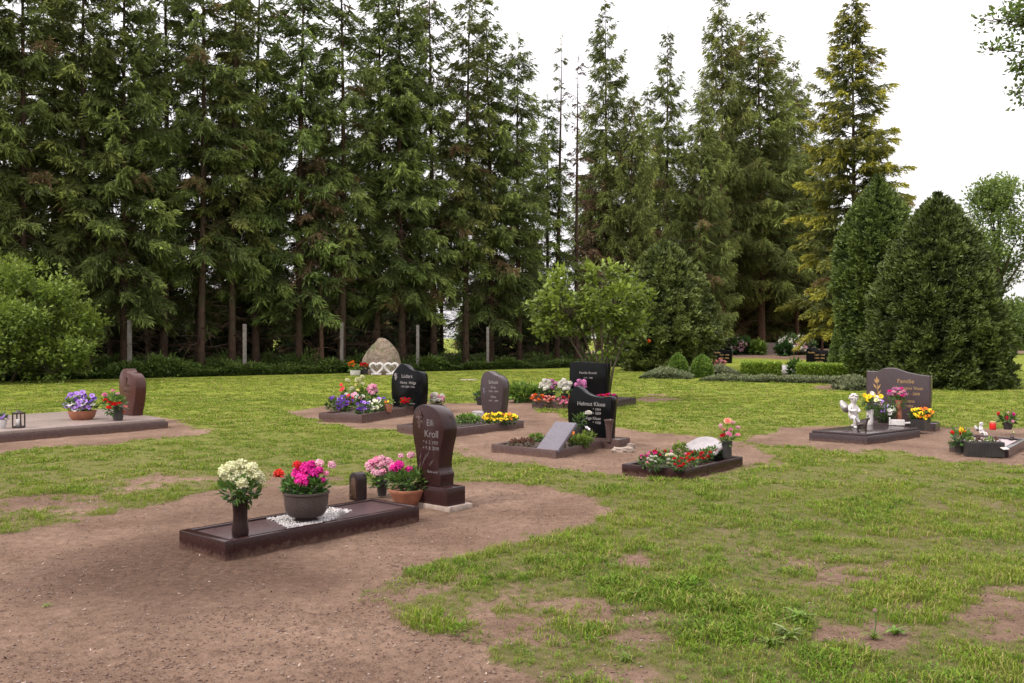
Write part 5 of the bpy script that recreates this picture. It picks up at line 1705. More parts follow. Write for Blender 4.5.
def grave_scroll():
    fr = Fr((556, 458), (494.4, 448.7), (616.7, 445.), ortho=.6)
    zt = .10
    L, W = fr.L, min(fr.W, 1.14)
    print('scroll grave', L, W)
    kerb('narrow brownish stone border of the middle grave with a leaning plaque', fr, 0, L, 0, W, .065, zt, 'brown', soil=('soil', zt - .03))
    u = fr.u; hu = unit([.58, .815]); r3 = np.array([hu[1], -hu[0], 0])
    ft = P(589, 439.5, .1)[:2]
    ol = [(.06, 0), (.01, .3), (.0, .62), (.04, .80), (.11, .93), (.20, 1.0), (.30, .955), (.42, .875), (.58, .82), (.78, .80), (1.0, .81), (1.02, .62), (1.0, .35), (.98, 0)]
    headstone('black headstone with a scroll curled up at its left top and silver lettering', ft, 0., hu, .74, .74, .15, ol, 'black', (1.05, .34, .135, 'brown', .06),
              [('Helmut Klose', .085, .55, .62, 'silver', 'CENTER'), ('* 1934', .05, .68, .53, 'silver', 'CENTER'), ('+ 2009', .05, .68, .455, 'silver', 'CENTER'), ('Inge Klose', .06, .60, .35, 'silver', 'CENTER'), ('* 1938', .05, .68, .27, 'silver', 'CENTER')],
              bev=.014)
    # leaning plaque: 4 picture corners at their own depth
    b0 = P(536, 449, .09); b1 = P(557.5, 451, .09)
    x = unit(b1 - b0); back = unit([-x[1], x[0], 0]); y = unit(back * .80 + Z3 * .62)
    w = np.linalg.norm(b1 - b0); h = .56
    mb = MB(); mb.prism([(0, 0), (w, 0), (w, h), (0, h)], b0, x, y, .045, .006)
    t = thing('leaning_plaque', 'bluish grey stone plaque leaning back in the middle grave', 'plaque', b0)
    mb.build('plate', MT['grey'], t, auto=30)
    mb = MB(); mb.tube([b0 + x * w / 2 + y * h * .8 - np.cross(x, y) * .045, b0 + x * w / 2 + y * h * .8 + back * .12 - Z3 * .33], [.025, .03], 6); mb.build('prop', MT['concrete'], t)
    Zb = zt - .02
    # conical vase
    plant('grave_vase', 'empty grey conical stone vase at the right of the scroll headstone', 'vase', (609, 441.5), .10, pot=[(2.6, 0), (2.9, 8), (3.8, 16), (4.6, 20), (5, 20.5), (5, 22)], potmat='brown', potname='vase')
    plant('flower_vase', 'dark vase with one white rose before the scroll headstone', 'flower vase', (578, 444), Zb, pot=[(3, 0), (3.8, 8), (4, 17)], potmat='dpot', potname='vase', leaf=(580, 420, 6, 6, 70, 4.5, 'green'), blooms=[('rose', 'white', 588.5, 413.5, 4.2), ('rose', 'crimson', 570, 424, 1.6)])
    plant('pansy_plant', 'single white pansy with a dark eye before the scroll headstone', 'flowering plant', (587, 445), Zb, leaf=(588, 437, 7, 5, 90, 4.5, 'lgreen'), blooms=[('pansy', 'pansyw', 587.5, 429, 4.2)])
    plant('bedding_plant', 'reddish green sedum at the left front of the middle grave', 'plant', (521, 447), Zb, leaf=(522, 443, 14, 3.2, 260, 3.6, 'mixed'))
    plant('bedding_plant', 'light green saxifrage behind the sedum, left of the leaning plaque', 'plant', (537, 441), Zb, leaf=(537, 438, 9, 2.8, 200, 3.6, 'lgreen'))
    plant('bedding_plant', 'bright green leafy plant right of the leaning plaque', 'plant', (582, 446), Zb, leaf=(581, 441, 10, 4.6, 260, 4.4, 'lgreen'))
    plant('bedding_plant', 'reddish leafed plant with small orange flowers close behind the leaning plaque', 'plant', (569, 445), Zb, leaf=(568, 440, 6.5, 5.5, 190, 4, 'mixed'), blooms=[('daisy', 'orange', 573, 433, 2), ('daisy', 'red', 569, 430, 1.8)])
    for i, (px, py, rx, lab) in enumerate(((627, 447, .11, 'flat grey stone lying at the right rear corner of the middle grave'), (619, 451, .10, 'rough pale stone lying beside the border of the middle grave'), (628, 451, .085, 'small rough stone under the flat one by the middle grave'))):
        rock('loose_stone', lab, P(px, py) - [0, 0, .02], rx, rx * .8, .05, 'concrete', 7 + i)


def grave_pale():
    zt = .12
    fr = Fr((685.4, 469.6), (621.8, 464), (742.8, 456.5), z=zt, ortho=.1)
    L, W = fr.L, fr.W
    print('pale grave', L, W)
    kerb('dark red granite border of the begonia grave in the middle of the photo', fr, 0, L, 0, W, .06, zt, 'red', soil=('soil', zt - .035))
    # pillow stone with sloping pale face
    b = P(683, 451, zt); c = P(713, 459, zt)
    x = unit(c - b); x[2] = 0; x = unit(x); back = np.array([-x[1], x[0], 0])
    wd = np.linalg.norm((c - b)[:2]) * .92
    y = unit(back * .86 + Z3 * .50)
    t = thing('sloped_headstone', 'low wedge headstone with a sloping pale face on the begonia grave', 'headstone', b)
    oo = np.array([b[0], b[1], zt - .02])
    ol = [(.0, 0), (1.0, 0), (1.02, .45), (1.0, .80), (.80, .86), (.62, .97), (.42, 1.03), (.2, .98), (.04, .8), (-.02, .4)]
    D = .29
    olw = smooth_outline([(a * wd, d * D) for a, d in ol], 4)
    fo = oo + Z3 * .075
    mb = MB(); mb.prism(olw, fo, x, y, .035, .006); mb.build('face', MT['white'], t, smooth=True, auto=40)
    # dark body under the face
    mb = MB(); n = len(olw)
    nn = np.cross(x, y)
    top = np.array([fo + p[0] * x + p[1] * y - nn * .036 for p in olw * [.985, .985] + [.004, .004]])
    bot = top.copy(); bot[:, 2] = zt - .03
    V = np.concatenate([bot, top]); fs = [(i, (i + 1) % n, n + (i + 1) % n, n + i) for i in range(n)] + [tuple(range(n, 2 * n)), tuple(range(n))[::-1]]
    mb.add(V, fs); mb.build('body', MT['black'], t)
    Zb = zt - .03
    gp = 'begonias on the begonia grave'
    for x_, y_, col, n, lab in ((646, 468, ['magenta', 'pink'], 7, 'pink begonia at the far left corner of the begonia bed'), (656, 464, ['crimson', 'magenta'], 6, 'crimson begonia behind the pink one at the left of the bed'), (654, 470.5, ['white'], 6, 'white begonia left, directly beside the pink one'),
                                (666, 463, ['pink', 'red'], 5, 'rosy begonia at the rear of the bed'), (671, 469, ['white', 'cream'], 9, 'larger white begonia in the middle of the bed'), (679, 471.5, ['red', 'crimson'], 7, 'scarlet begonia at the front corner of the bed'),
                                (689, 468.5, ['red', 'red', 'pink'], 6, 'red begonia just right of the front corner'), (698, 464.5, ['crimson', 'red'], 6, 'crimson begonia before the sloping pale face'), (705.5, 462, ['red'], 6, 'red begonia at the right lower end of the pale face'), (712.5, 460, ['crimson', 'red'], 4, 'last small red begonia by the dark vase')):
        plant('begonia_plant', lab, 'flowering plant', (x_, y_), Zb, leaf=(x_, y_ - 6, 7, 6, 150, 4.2, 'green'), blooms=rb('rose', col, x_, y_ - (10 if x_ < 702 else 7), 6, 5.0 if x_ < 702 else 3.5, n, 2.3, int(x_)), stem=False, group=gp)
    plant('bedding_plant', 'light green leafy plant left of the sloping pale face', 'plant', (680, 458), Zb, leaf=(680, 451, 7, 7, 150, 5, 'lgreen'), stem=False)
    bl = [('tulip', 'palepink', 721, 426, 3), ('rose', 'salmon', 728, 421.5, 4), ('rose', 'palepink', 733, 423, 3), ('rose', 'pink', 727.5, 434, 4), ('rose', 'crimson', 722, 435.5, 3), ('rose', 'palepink', 738.5, 428, 2.6), ('rose', 'pink', 738, 435.5, 3.2), ('rose', 'salmon', 724, 430, 2.6), ('rose', 'pink', 731, 430, 2.6)]
    plant('flower_vase', 'dark vase of tall pink flowers at the right end of the begonia grave', 'flower vase', (727, 458), zt, pot=[(4.5, 0), (5, 4), (4.6, 10), (5.6, 17)], potmat='dpot', potname='vase', leaf=(727, 439, 7, 8, 70, 4.5, 'green'), blooms=bl)


def grave_lilac():
    fr = Fr((600, 411), (532, 407.5), (636, 404.5))
    zt = .16
    L, W = fr.L, fr.W
    print('lilac grave', L, W)
    kerb('dark granite border of the grave under the lilac', fr, 0, L, 0, W, .10, zt, 'violet', soil=('soil', zt - .04))
    hu = unit([.50, .866])
    ft = P(588, 399.5, .1)[:2]
    ol = [(.0, 0), (.0, .5), (.01, .90), (.05, .99), (.3, 1.0), (.7, .985), (.96, .965), (1., .90), (1., .5), (1., 0)]
    headstone('dark square headstone shaded by the lilac stems', ft, .05, hu, 1.0, .95, .2, ol, 'black', None, [('Familie Brandt', .08, .5, .7, 'silver', 'CENTER'), ('1919 - 1988', .05, .5, .58, 'silver', 'CENTER')])
    Zb = zt - .03
    gp = 'potted chrysanthemums on the lilac grave'
    for x_, y_, col, n, lab, rr in ((545, 398, ['white'], 9, 'white chrysanthemum at the left of the lilac grave', 8), (551.5, 397, ['mauve'], 8, 'mauve chrysanthemum between the two white ones on the lilac grave', 6.5), (564.5, 398.5, ['white'], 12, 'broader white chrysanthemum in the middle of the lilac grave', 9), (581, 402, ['mauve'], 10, 'mauve chrysanthemum next to the dark square headstone', 6.5)):
        plant('chrysanthemum', lab, 'flowering plant', (x_, y_), Zb, pot=[(3, 0), (3.8, 5)], potmat='dpot', leaf=(x_, y_ - 7, rr * .8, 4.5, 90, 4, 'green'), blooms=rb('pom', col, x_, min(y_ - 13, 385), rr * .72, 4.2, n, 2.8, n + int(x_)), group=gp)
    for x_, y_, col, n, lab in ((549, 405, ['red', 'salmon'], 9, 'red begonia at the left front of the lilac grave'), (563, 406.5, ['pink', 'crimson'], 6, 'pink begonia left of the scroll headstone, on the lilac grave'), (571, 406, ['pink', 'red'], 6, 'pink begonia hard against the scroll headstone'), (537, 403, ['salmon', 'orange'], 6, 'salmon begonia at the far left of the lilac grave'),
                                (601, 404, ['crimson', 'magenta'], 7, 'crimson begonia left behind the scroll headstone'), (611, 403, ['crimson', 'magenta'], 6, 'crimson begonia right of the lilac stems')):
        plant('begonia_plant', lab, 'flowering plant', (x_, y_), Zb, leaf=(x_, y_ - 3.5, 6.5, 3.4, 90, 4, 'mixed'), blooms=rb('rose', col, x_, y_ - 6, 5.5, 3.6, n, 2.3, int(x_)), stem=False, group='begonias on the lilac grave')
    plant('garden_shrub', 'low light green shrub left of the lilac grave', 'shrub', (520, 402), 0., leaf=(524, 393, 18, 8, 620, 6, 'lgreen'))
    plant('garden_shrub', 'small dark green shrub at the left border of the lilac grave', 'shrub', (538, 400), 0.05, leaf=(538, 395, 9, 5, 240, 5, 'green'))


def grave_right():
    fr = Fr((867.3, 444.3), (808.5, 440), (920.4, 437), ortho=.15)
    zt = .15
    L, W = fr.L, fr.W
    print('right grave', L, W)
    t = thing('grave_slab', 'polished violet grey grave slab with an angel kneeling on it', 'grave slab', fr.pt(L / 2, W / 2))
    mb = MB(); fr.box(mb, 0, L, 0, W, -.05, zt - .035, .006); mb.build('base', MT['violet'], t, auto=30)
    mb = MB(); fr.box(mb, .03, L - .02, .03, W - .03, zt - .034, zt, .008); mb.build('cover_plate', MT['violet'], t, auto=30)
    hu = unit([.56, .83])
    ft = P(893.5, 430.5, 0.)[:2] + hu * .35
    ol = [(.01, 0), (0, .5), (.0, .90), (.03, .93), (.18, .935), (.27, .985), (.37, 1.0), (.48, .985), (.62, .93), (.80, .885), (.97, .86), (1., .83), (.995, .4), (.97, 0)]

    def lily(th, o, r, u3, w, h):
        mb = MB(); b = o + r * w * .17 + Z3 * h * .35 - u3 * .003
        mb.tube([b, b + Z3 * .18 + r * .02, b + Z3 * .36], [.006, .005, .004], 5)
        for dx, dz, l in ((.1, .3, .16), (-.1, .25, .15), (.08, .55, .16), (-.09, .6, .15), (.0, .9, .14), (.06, .85, .12), (-.07, .85, .12)):
            d = r * dx * 4 + Z3 * .55
            mb.leaves([b + Z3 * .38 * dz], [d], [np.cross(d, u3)], l * .8, .034, .5, .5, .5)
        mb.build('lily_relief', MT['gold'], th)
    headstone('wide violet grey headstone with a wavy top and gold lettering at right', ft, 0., hu, 1.06, .93, .17, ol, 'violet', (1.25, .42, .13, 'violet', .10),
              [('Familie', .10, .62, .72, 'gold', 'CENTER'), ('Hermann Voss', .08, .66, .60, 'gold', 'CENTER'), ('1931 - 2008', .06, .70, .50, 'gold', 'CENTER'), ('Johanna', .08, .64, .36, 'gold', 'CENTER'), ('1936 -', .06, .70, .27, 'gold', 'CENTER')], extra=lily)
    c = P(853, 428, zt); c[2] = zt
    cherub('white angel figurine kneeling with folded arms on the violet grey slab', c, 36 * c[1] / F, .35, 'kneel', 'wpot')
    c = P(862, 432, zt); c[2] = zt
    dark_cat('small black animal figurine standing by the kneeling angel', c, 17 * c[1] / F, .9)
    bl = [('daisy', c_, x, y, r) for c_, x, y, r in (('yellow', 865, 396, 3.2), ('yellow', 869, 397, 3.4), ('yellow', 873, 396, 3), ('white', 872, 393.5, 2.6), ('white', 877, 397.5, 3), ('yellow', 881, 396.5, 2.8), ('white', 879, 400, 2.8), ('yellow', 866, 400, 2.8), ('paleyellow', 874, 400, 2.5))]
    plant('flower_vase', 'white vase of yellow and white daisies behind the kneeling angel', 'flower vase', (870, 424.5), zt, pot=[(2.8, 0), (3.2, 3), (3.2, 10), (3.8, 15)], potmat='wpot', potname='vase', leaf=(872, 404, 9, 6, 130, 4.5, 'green'), blooms=bl)
    bl = rb('daisy', ['white'], 889, 409, 4.5, 5, 8, 2.4, 3) + rb('daisy', ['mauve', 'violet'], 881, 406, 4.5, 5, 7, 2.5, 4)
    plant('flower_pot', 'pot of mauve and white asters before the gold lettered headstone', 'flower pot', (885, 423), zt, pot=[(4, 0), (5, 5)], potmat='dpot', leaf=(884, 413, 11, 7.5, 260, 4.5, 'green'), blooms=bl)
    bl = rb('rose', ['pink', 'magenta', 'mauve', 'palepink'], 897, 393, 8.5, 5, 13, 2.7, 5)
    plant('flower_vase', 'tall brown vase of pink lilies before the gold lettered headstone', 'flower vase', (899, 423), zt, pot=[(3, 0), (3, 9), (2.6, 16), (3.6, 23)], potmat='terra', potname='vase', leaf=(898, 401, 8, 6, 120, 4.5, 'green'), blooms=bl)
    # white open book
    c = P(899.5, 425.5, zt); s = c[1] / F
    t2 = thing('stone_book', 'small white block shaped book ornament on the slab', 'ornament', c)
    xx = np.array([.9, -.3, 0]); xx = unit(xx); yy = unit([.3, .9, 0])
    mb = MB(); mb.box(c - xx * 8 * s, xx, yy, 13 * s, 5 * s, zt, zt + 5.5 * s, .006); mb.build('block', MT['wpot'], t2)
    mb = MB(); mb.box(c - xx * 9.5 * s - yy * .5 * s, xx, yy, 1.4 * s, 5 * s, zt, zt + 7.5 * s, .004); mb.build('spine', MT['wpot'], t2)
    mb = MB(); mb.prism([(0, 0), (5 * s, .5 * s), (5 * s, 1.8 * s), (0, 1.4 * s)], c + xx * 5.2 * s + Z3 * 1.8 * s, xx, Z3, 4 * s, .003); mb.build('wedge', MT['wpot'], t2)
    plant('flower_bowl', 'dark square planter of orange yellow pansies at the right of the slab', 'flower pot', (920, 430), .05, pot=[(10, 0), (10.5, 6), (11, 11)], potmat='dpot', leaf=(921, 416, 11, 4, 190, 4.5, 'green'), blooms=rb('pansy', ['yellow', 'orange', 'yellow'], 922, 413, 11, 4.6, 22, 2.6, 7), lathe_n=4)


def grave_edge():
    """grave with pale gravel cut by the right edge"""
    F0 = P(1009, 457.3)[:2]
    u = unit([.60, .80]); v = unit(P(949.5, 451.6)[:2] - F0)
    fr = Fr((1009, 457.3), (949.5, 451.6), (1060, 446)); fr.u = u; fr.v = v; fr.o = F0
    W = fr.W; L = 1.5; zt = .12
    print('edge grave', L, W)
    kerb('dark granite border filled with pale pinkish gravel at the right edge', fr, 0, L, 0, W, .08, zt, 'violet', soil=('pgravel', zt - .03))
    # trough planter on the front side
    c0 = P(1003.5, 457.2, 0.); c1 = P(965.5, 456.5, 0.)
    x = unit((c0 - c1)[:2]); y = np.array([-x[1], x[0]])
    w = np.linalg.norm((c0 - c1)[:2]); s = c0[1] / F
    t = thing('planter_box', 'black ribbed trough planter with small succulents at the right edge grave', 'planter', (c1 + c0) / 2)
    d = 9 * s; h = 15.2 * s; c1 = c1 - np.array([*y, 0]) * .06
    for q in ((0, w, 0, .02), (0, w, d - .02, d), (0, .02, .021, d - .021), (w - .02, w, .021, d - .021)):
        mb = MB(); mb.box(c1 + np.array([*(x * q[0] + y * q[2]), 0]), x, y, q[1] - q[0], q[3] - q[2], 0, h, .004)
        mb.build('side_wall', MT['dpot'], t)
    mb = MB()
    for k in range(26):
        mb.box(c1 + np.array([*(x * (w * (k + .25) / 26) - y * .006), 0]), x, y, w / 52, .006, .01, h - .02, .001)
    mb.build('ribs', MT['dpot'], t)
    mb = MB(); mb.box(c1 + np.array([*(x * .021 + y * .021), 0]), x, y, w - .042, d - .042, .01, h - .03, .004); mb.build('soil', MT['soil'], t)
    for k, (px, lm, lab) in enumerate(((971, 'lgreen', 'bright green succulent at the left end of the black trough'), (980, 'mixed', 'reddish succulent in the middle of the black trough'), (989, 'lgreen', 'yellow green succulent right of the middle of the black trough'), (996, 'mixed', 'dark reddish succulent at the right end of the black trough'))):
        plant('succulent', lab, 'plant', (px, 443.5), h - .03, leaf=(px, 441, 4, 2.2, 60, 3.4, lm), group='succulents in the black trough')
    # tulips in dark vase, left
    plant('flower_vase', 'dark pot of red and yellow tulips left of the black trough', 'flower vase', (959.5, 453), 0.02, pot=[(3.6, 0), (4.2, 6), (4.8, 12)], potmat='dpot', potname='vase', leaf=(960, 438, 8, 6, 80, 8, 'green'),
          blooms=[('tulip', 'yellow', 962, 430, 3.6), ('tulip', 'red', 953, 433, 3), ('tulip', 'salmon', 968.5, 432, 3), ('tulip', 'crimson', 958.5, 433, 2.8), ('tulip', 'orange', 965.5, 432, 2.6)])
    plant('flower_vase', 'dark pot of pinkish red tulips behind the pale gravel at right', 'flower vase', (1008, 429.5), .08, pot=[(3.6, 0), (4.3, 4), (4.6, 7)], potmat='dpot', potname='pot', leaf=(1008, 420, 6, 4, 60, 7, 'green'),
          blooms=[('tulip', 'crimson', 1005, 417.5, 3), ('tulip', 'red', 999, 413.5, 2.6), ('tulip', 'magenta', 1014, 414.5, 3.2), ('tulip', 'pink', 1011.5, 421, 2.2), ('tulip', 'palepink', 1009, 412.5, 1.6)])
    c = P(981, 435, .11); c[2] = .11
    cherub('small white angel sitting on the left border of the pale gravel grave', c, 17 * c[1] / F, .5, 'sit', 'wpot')
    c = P(993, 429.8, .12); s = c[1] / F
    t = thing('grave_candle', 'red glass grave candle behind the small sitting angel', 'candle', c)
    mb = MB(); mb.lathe([(2.8 * s, 0), (3.2 * s, 1 * s), (3.0 * s, 3.5 * s), (3.2 * s, 6 * s), (2.9 * s, 7 * s)], c, 14); mb.build('cup', MT['wax'], t, smooth=True)
    mb = MB(); mb.lathe([(3.1 * s, 7 * s), (3.1 * s, 7.8 * s), (1.6 * s, 8.6 * s)], c, 14); mb.build('lid', MT['gold'], t, smooth=True, auto=30)
    c = P(1012.5, 440, zt - .03); s = c[1] / F
    t = thing('candle_holder', 'small dark candle dish on the pale gravel at right', 'candle holder', c)
    mb = MB(); mb.lathe([(2.0 * s, 0), (3.8 * s, .6 * s), (4.2 * s, 1.6 * s)], c, 14); mb.build('dish', MT['metal'], t, smooth=True)
    mb = MB(); mb.lathe([(1.8 * s, .7 * s), (1.8 * s, 3.6 * s), (1.2 * s, 4 * s)], c, 10); mb.build('candle', MT['violet'], t, smooth=True)
    c = P(1006.5, 449, zt); mb = MB()
    mb.prism([(0, 0), (6 * s, 0), (6.5 * s, 4.6 * s), (.4 * s, 5 * s)], np.array([c[0] - .06, c[1] - .05, zt + .003]), (1, .2, 0), (-.2, .9, .25), .012, .002)
    loose(mb, 'memorial_card', 'small pale greenish card lying at the right front corner of the gravel', 'plaque', 'glass')
    plant('small_flower', 'tiny pale yellow flower on the pale gravel', 'flowering plant', (1013, 434), zt - .03, leaf=(1013, 433, 1.5, .8, 12, 2, 'green'), blooms=[('daisy', 'paleyellow', 1013, 432, 1.6)])


def memorial_boulder():
    Y0 = P(382, 374.8)[1]
    c = PY(382, Y0 + .9); k = c[1] / F
    rock('memorial_boulder', 'big rounded brown memorial boulder at the edge of the wood', c - [0, 0, .15], 21 * k, 14 * k, 25 * k, 'rock', 12, power=.8, lump=.20, taper=.30)
    for px, lab in ((376.5, 'white heart shaped stone frame at the left foot of the boulder'), (391.5, 'white heart shaped stone frame at the right foot of the boulder')):
        b = PY(px, Y0 - .2); s = b[1] / F
        t = thing('heart_frame', lab, 'ornament', b, 'heart frames before the boulder')
        hp = []
        for a in np.linspace(0, 2 * math.pi, 28, endpoint=False):
            hp.append((16 * math.sin(a) ** 3 / 16 * 6.6 * s, (13 * math.cos(a) - 5 * math.cos(2 * a) - 2 * math.cos(3 * a) - math.cos(4 * a)) / 15 * 6.0 * s))
        pts = [b + np.array([x, 0, 6.6 * s + y]) for x, y in hp]; pts.append(pts[0]); pts.append(pts[1])
        mb = MB(); mb.tube(pts, 1.5 * s, 7); mb.build('frame', MT['gravel'], t, smooth=True)
        mb = MB(); mb.box(b - [5 * s, 2 * s, 0], (1, 0), (0, 1), 10 * s, 4 * s, -.02, 1.6 * s, .01); mb.build('foot', MT['wpot'], t)
    mb = MB(); o = PY(345, Y0 - .45); s = o[1] / F
    mb.box(o, (1, 0), (0, 1), 56 * s, .5, -.05, .02, .01)
    loose(mb, 'paving_strip', 'reddish stone strip in front of the boulder', 'kerb', 'red2', auto=30)
    zb = .0
    plant('flower_basket', 'white basket of orange flowers left of the boulder', 'flower basket', (355, 375.5), zb, pot=[(4.4, 0), (5.2, 3), (5.4, 5.4)], potmat='wpot', potname='basket', leaf=(354, 368, 5, 3, 60, 4, 'lgreen'), blooms=rb('rose', ['orange'], 352.5, 364, 2.6, 2.4, 6, 2, 3))
    plant('flower_pot', 'dark pot of red flowers between the white basket and the heart frames', 'flower pot', (364, 375), zb, pot=[(3.4, 0), (4.2, 6)], potmat='dpot', leaf=(364, 367.5, 4.6, 2, 50, 4, 'green'), blooms=rb('rose', ['crimson', 'red'], 363.5, 365.3, 4, 1.8, 8, 2, 5))
    mb = MB(); c = P(468.5, 380.2); 
    mb.lathe([(.30, -.03), (.31, .02), (.28, .035), (.05, .04)], c, 12, .6)
    loose(mb, 'flat_stone', 'pale flat stone lying in the lawn behind the headstones', 'stone', 'concrete', smooth=True)
    # fence posts
    lab = ['leftmost', 'second', 'third', 'fourth', 'rightmost']
    for i, (px, top) in enumerate(((130, 320), (245, 324), (342, 323), (418, 325), (488, 327))):
        Y = forest_line(px) - .5
        h = CH + (HZ - top) / F * Y
        b = PY(px, Y); mb = MB(); mb.box(b - [.075, .075, 0], (1, 0), (0, 1), .13, .13, -.1, h, .012)
        o = loose(mb, 'fence_post', '%s of the pale concrete posts along the wood, counted from the left' % lab[i], 'fence post', 'post', auto=30)
        o['group'] = 'concrete posts along the wood'


def far_cemetery():
    g = np.random.default_rng(61)
    hu = unit([.50, .866])
    ol = [(0, 0), (0, .6), (.02, .88), (.12, .98), (.26, 1.0), (.42, .93), (.62, .86), (.85, .84), (1., .82), (1., .5), (.97, 0)]
    for px, py, lab, w in ((722, 366.5, 'far black headstone with gold lettering beside the two small bright conifers', 1.05), (817, 366.5, 'far black headstone with gold lettering behind the clipped right hedge', 1.15)):
        ft = P(px, py)[:2]
        headstone(lab, ft, .05, hu, w, .98, .22, ol, 'black', None, [('Familie', .13, .24, .68, 'gold', 'CENTER'), ('1924 - 1998', .11, .62, .55, 'gold', 'CENTER'), ('1930 - 2006', .11, .62, .38, 'gold', 'CENTER'), ('In Liebe', .11, .62, .2, 'gold', 'CENTER')])
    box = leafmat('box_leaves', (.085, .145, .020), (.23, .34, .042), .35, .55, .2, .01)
    hea = leafmat('heather_leaves', (.070, .088, .040), (.150, .165, .080), .35, .7, .15, .01)

    def hedge(name, label, p0, p1, depth, h, mat, n, leaf, rough, group=None, cat='hedge', taper=.0):
        """trimmed hedge from plan point p0 to p1"""
        p0 = np.asarray(p0)[:2]; p1 = np.asarray(p1)[:2]
        x = unit(p1 - p0); y = np.array([-x[1], x[0]]); L = np.linalg.norm(p1 - p0)
        a = g.uniform(0, L, n); q = g.uniform(0, 1, n) ** .5
        side = g.uniform(0, 1, n)
        b = np.where(side < .45, 0, np.where(side < .55, depth, g.uniform(0, depth, n)))
        z = np.where(side < .55, g.uniform(0, h, n), h)
        rd = rough * (fbm(a * 2.2, b * 2.2 + z, 9, 3) - .5) * 2
        ends = np.minimum(1, np.minimum(a, L - a) / (.3 + taper) + .25) if taper else 1.
        prof = np.sqrt(np.clip(1 - ((b - depth / 2) / (depth / 2 + .02)) ** 2 * .75, 0, 1)) if taper else 1.
        z = (z + rd) * ends * prof
        b = b + rd * (b < depth / 2) * -1
        P3 = np.stack([p0[0] + x[0] * a + y[0] * b, p0[1] + x[1] * a + y[1] * b, np.maximum(z, 0)], 1)
        nrm = np.where((side < .55)[:, None], np.array([-y[0], -y[1], .4]), np.array([0, 0, 1.]))
        P3 -= nrm * (g.uniform(0, 1, n) ** 2 * .12)[:, None]
        d = nrm + rdir(n, g) * .9
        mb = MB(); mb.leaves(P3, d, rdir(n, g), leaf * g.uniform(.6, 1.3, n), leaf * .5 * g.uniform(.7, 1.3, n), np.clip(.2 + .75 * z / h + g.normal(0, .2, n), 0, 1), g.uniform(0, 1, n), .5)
        o = mb.build(name, mat, None)
        return tag(o, label, cat, group)
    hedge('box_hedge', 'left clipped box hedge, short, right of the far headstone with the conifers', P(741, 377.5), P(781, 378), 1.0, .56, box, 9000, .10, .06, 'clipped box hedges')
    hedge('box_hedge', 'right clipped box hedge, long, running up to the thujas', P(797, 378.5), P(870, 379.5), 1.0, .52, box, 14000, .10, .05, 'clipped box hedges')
    hedge('heather_bed', 'low grey green heather mound at the left before the two bright conifers', P(640, 378.8), P(690, 379.5), 1.3, .38, hea, 6500, .10, .09, cat='ground cover', taper=.6)
    hedge('heather_bed', 'long low grey green ground cover strip before the box hedges', P(700, 381.5), P(868, 384.5), .8, .20, hea, 14000, .10, .10, cat='ground cover', taper=.5)
    hedge('heather_bed', 'grey green heather between the bright conifers and the left box hedge', P(684, 376.5), P(742, 376.5), 1.2, .42, hea, 7000, .10, .14, cat='ground cover', taper=.6)
    hedge('heather_bed', 'dark rounded ground cover at the foot of the thujas', P(846, 391), P(880, 391), 1.2, .45, hea, 5000, .11, .12, cat='ground cover', taper=.5)
    plant('flower_bowl', 'bowl of pale pink flowers before the far headstone with the conifers', 'flower bowl', (719, 369), 0.05, pot=[(5, 0), (6, 3)], potmat='dpot', leaf=(719, 364.5, 7, 2, 60, 4, 'green'), blooms=rb('pom', ['palepink', 'salmon'], 719.5, 362.5, 6.5, 3, 12, 2.1, 8))
    plant('flower_pot', 'pot of tiny yellow flowers right of the far headstone behind the hedge', 'flower pot', (841, 368), .05, pot=[(4, 0), (5, 3)], potmat='dpot', leaf=(841, 364, 6, 1.6, 50, 4, 'lgreen'), blooms=rb('daisy', ['yellow'], 841, 362.3, 6, 1.2, 9, 1.6, 8))
    rock('white_stone', 'white rounded stone between the two box hedges', P(786, 376), .42, .35, .30, 'white', 15, power=.95, lump=.12)
    plant('garden_shrub', 'dark loose shrub between the white stone and the right box hedge', 'shrub', (795, 377), 0., leaf=(795, 369, 6, 8, 260, 6, 'green'))
    # bird box on a post
    b = PY(708.5, 44); s = b[1] / F
    t = thing('bird_house', 'wooden bird house on a pale post behind the far left headstone', 'bird house', b)
    mb = MB(); mb.tube([b + [.04, 0, -.1], b + [.04, 0, 1.25]], [.075, .07], 7); mb.build('post', MT['post'], t)
    mb = MB(); mb.box(b - [.13, .1, 0], (1, 0), (0, 1), .2, .2, 1.25, 1.62, .01); mb.build('box', MT['concrete'], t)
    mb = MB(); mb.prism([(-.2, 0), (.14, 0), (-.03, .12)], b + [0, -.16, 1.62], (1, 0, 0), Z3, .32, .006); mb.build('roof', MT['bronze'], t)
    mb = MB(); mb.lathe([(.002, 0), (.03, .001), (.03, .004)], (0, 0, 0), 10); mb.v = [np.stack([x[:, 0], -x[:, 2], x[:, 1]], 1) + b + [-.03, -.102, 1.45] for x in mb.v]; mb.build('entrance_hole', MT['metal'], t)
    # hanging ornament on the lilac
    L_ = P(603, 404) + np.array([0, .55, 0])
    b = at_px(649, 341, L_[1]); s = L_[1] / F
    t = thing('hanging_ornament', 'small orange ornament hanging from the right side of the lilac', 'ornament', b)
    PET.setdefault('o', None)
    mb = MB(); mb.lathe([(.5 * s, -1.8 * s), (1.7 * s, -.9 * s), (1.9 * s, .3 * s), (1.2 * s, 1.4 * s), (.4 * s, 1.9 * s)], b, 12); mb.build('ball', petal('orange'), t, smooth=True)
    mb = MB(); mb.tube([b + [0, 0, 1.8 * s], b + [0, 0, .45]], [.004, .004], 4); mb.build('string', MT['metal'], t)
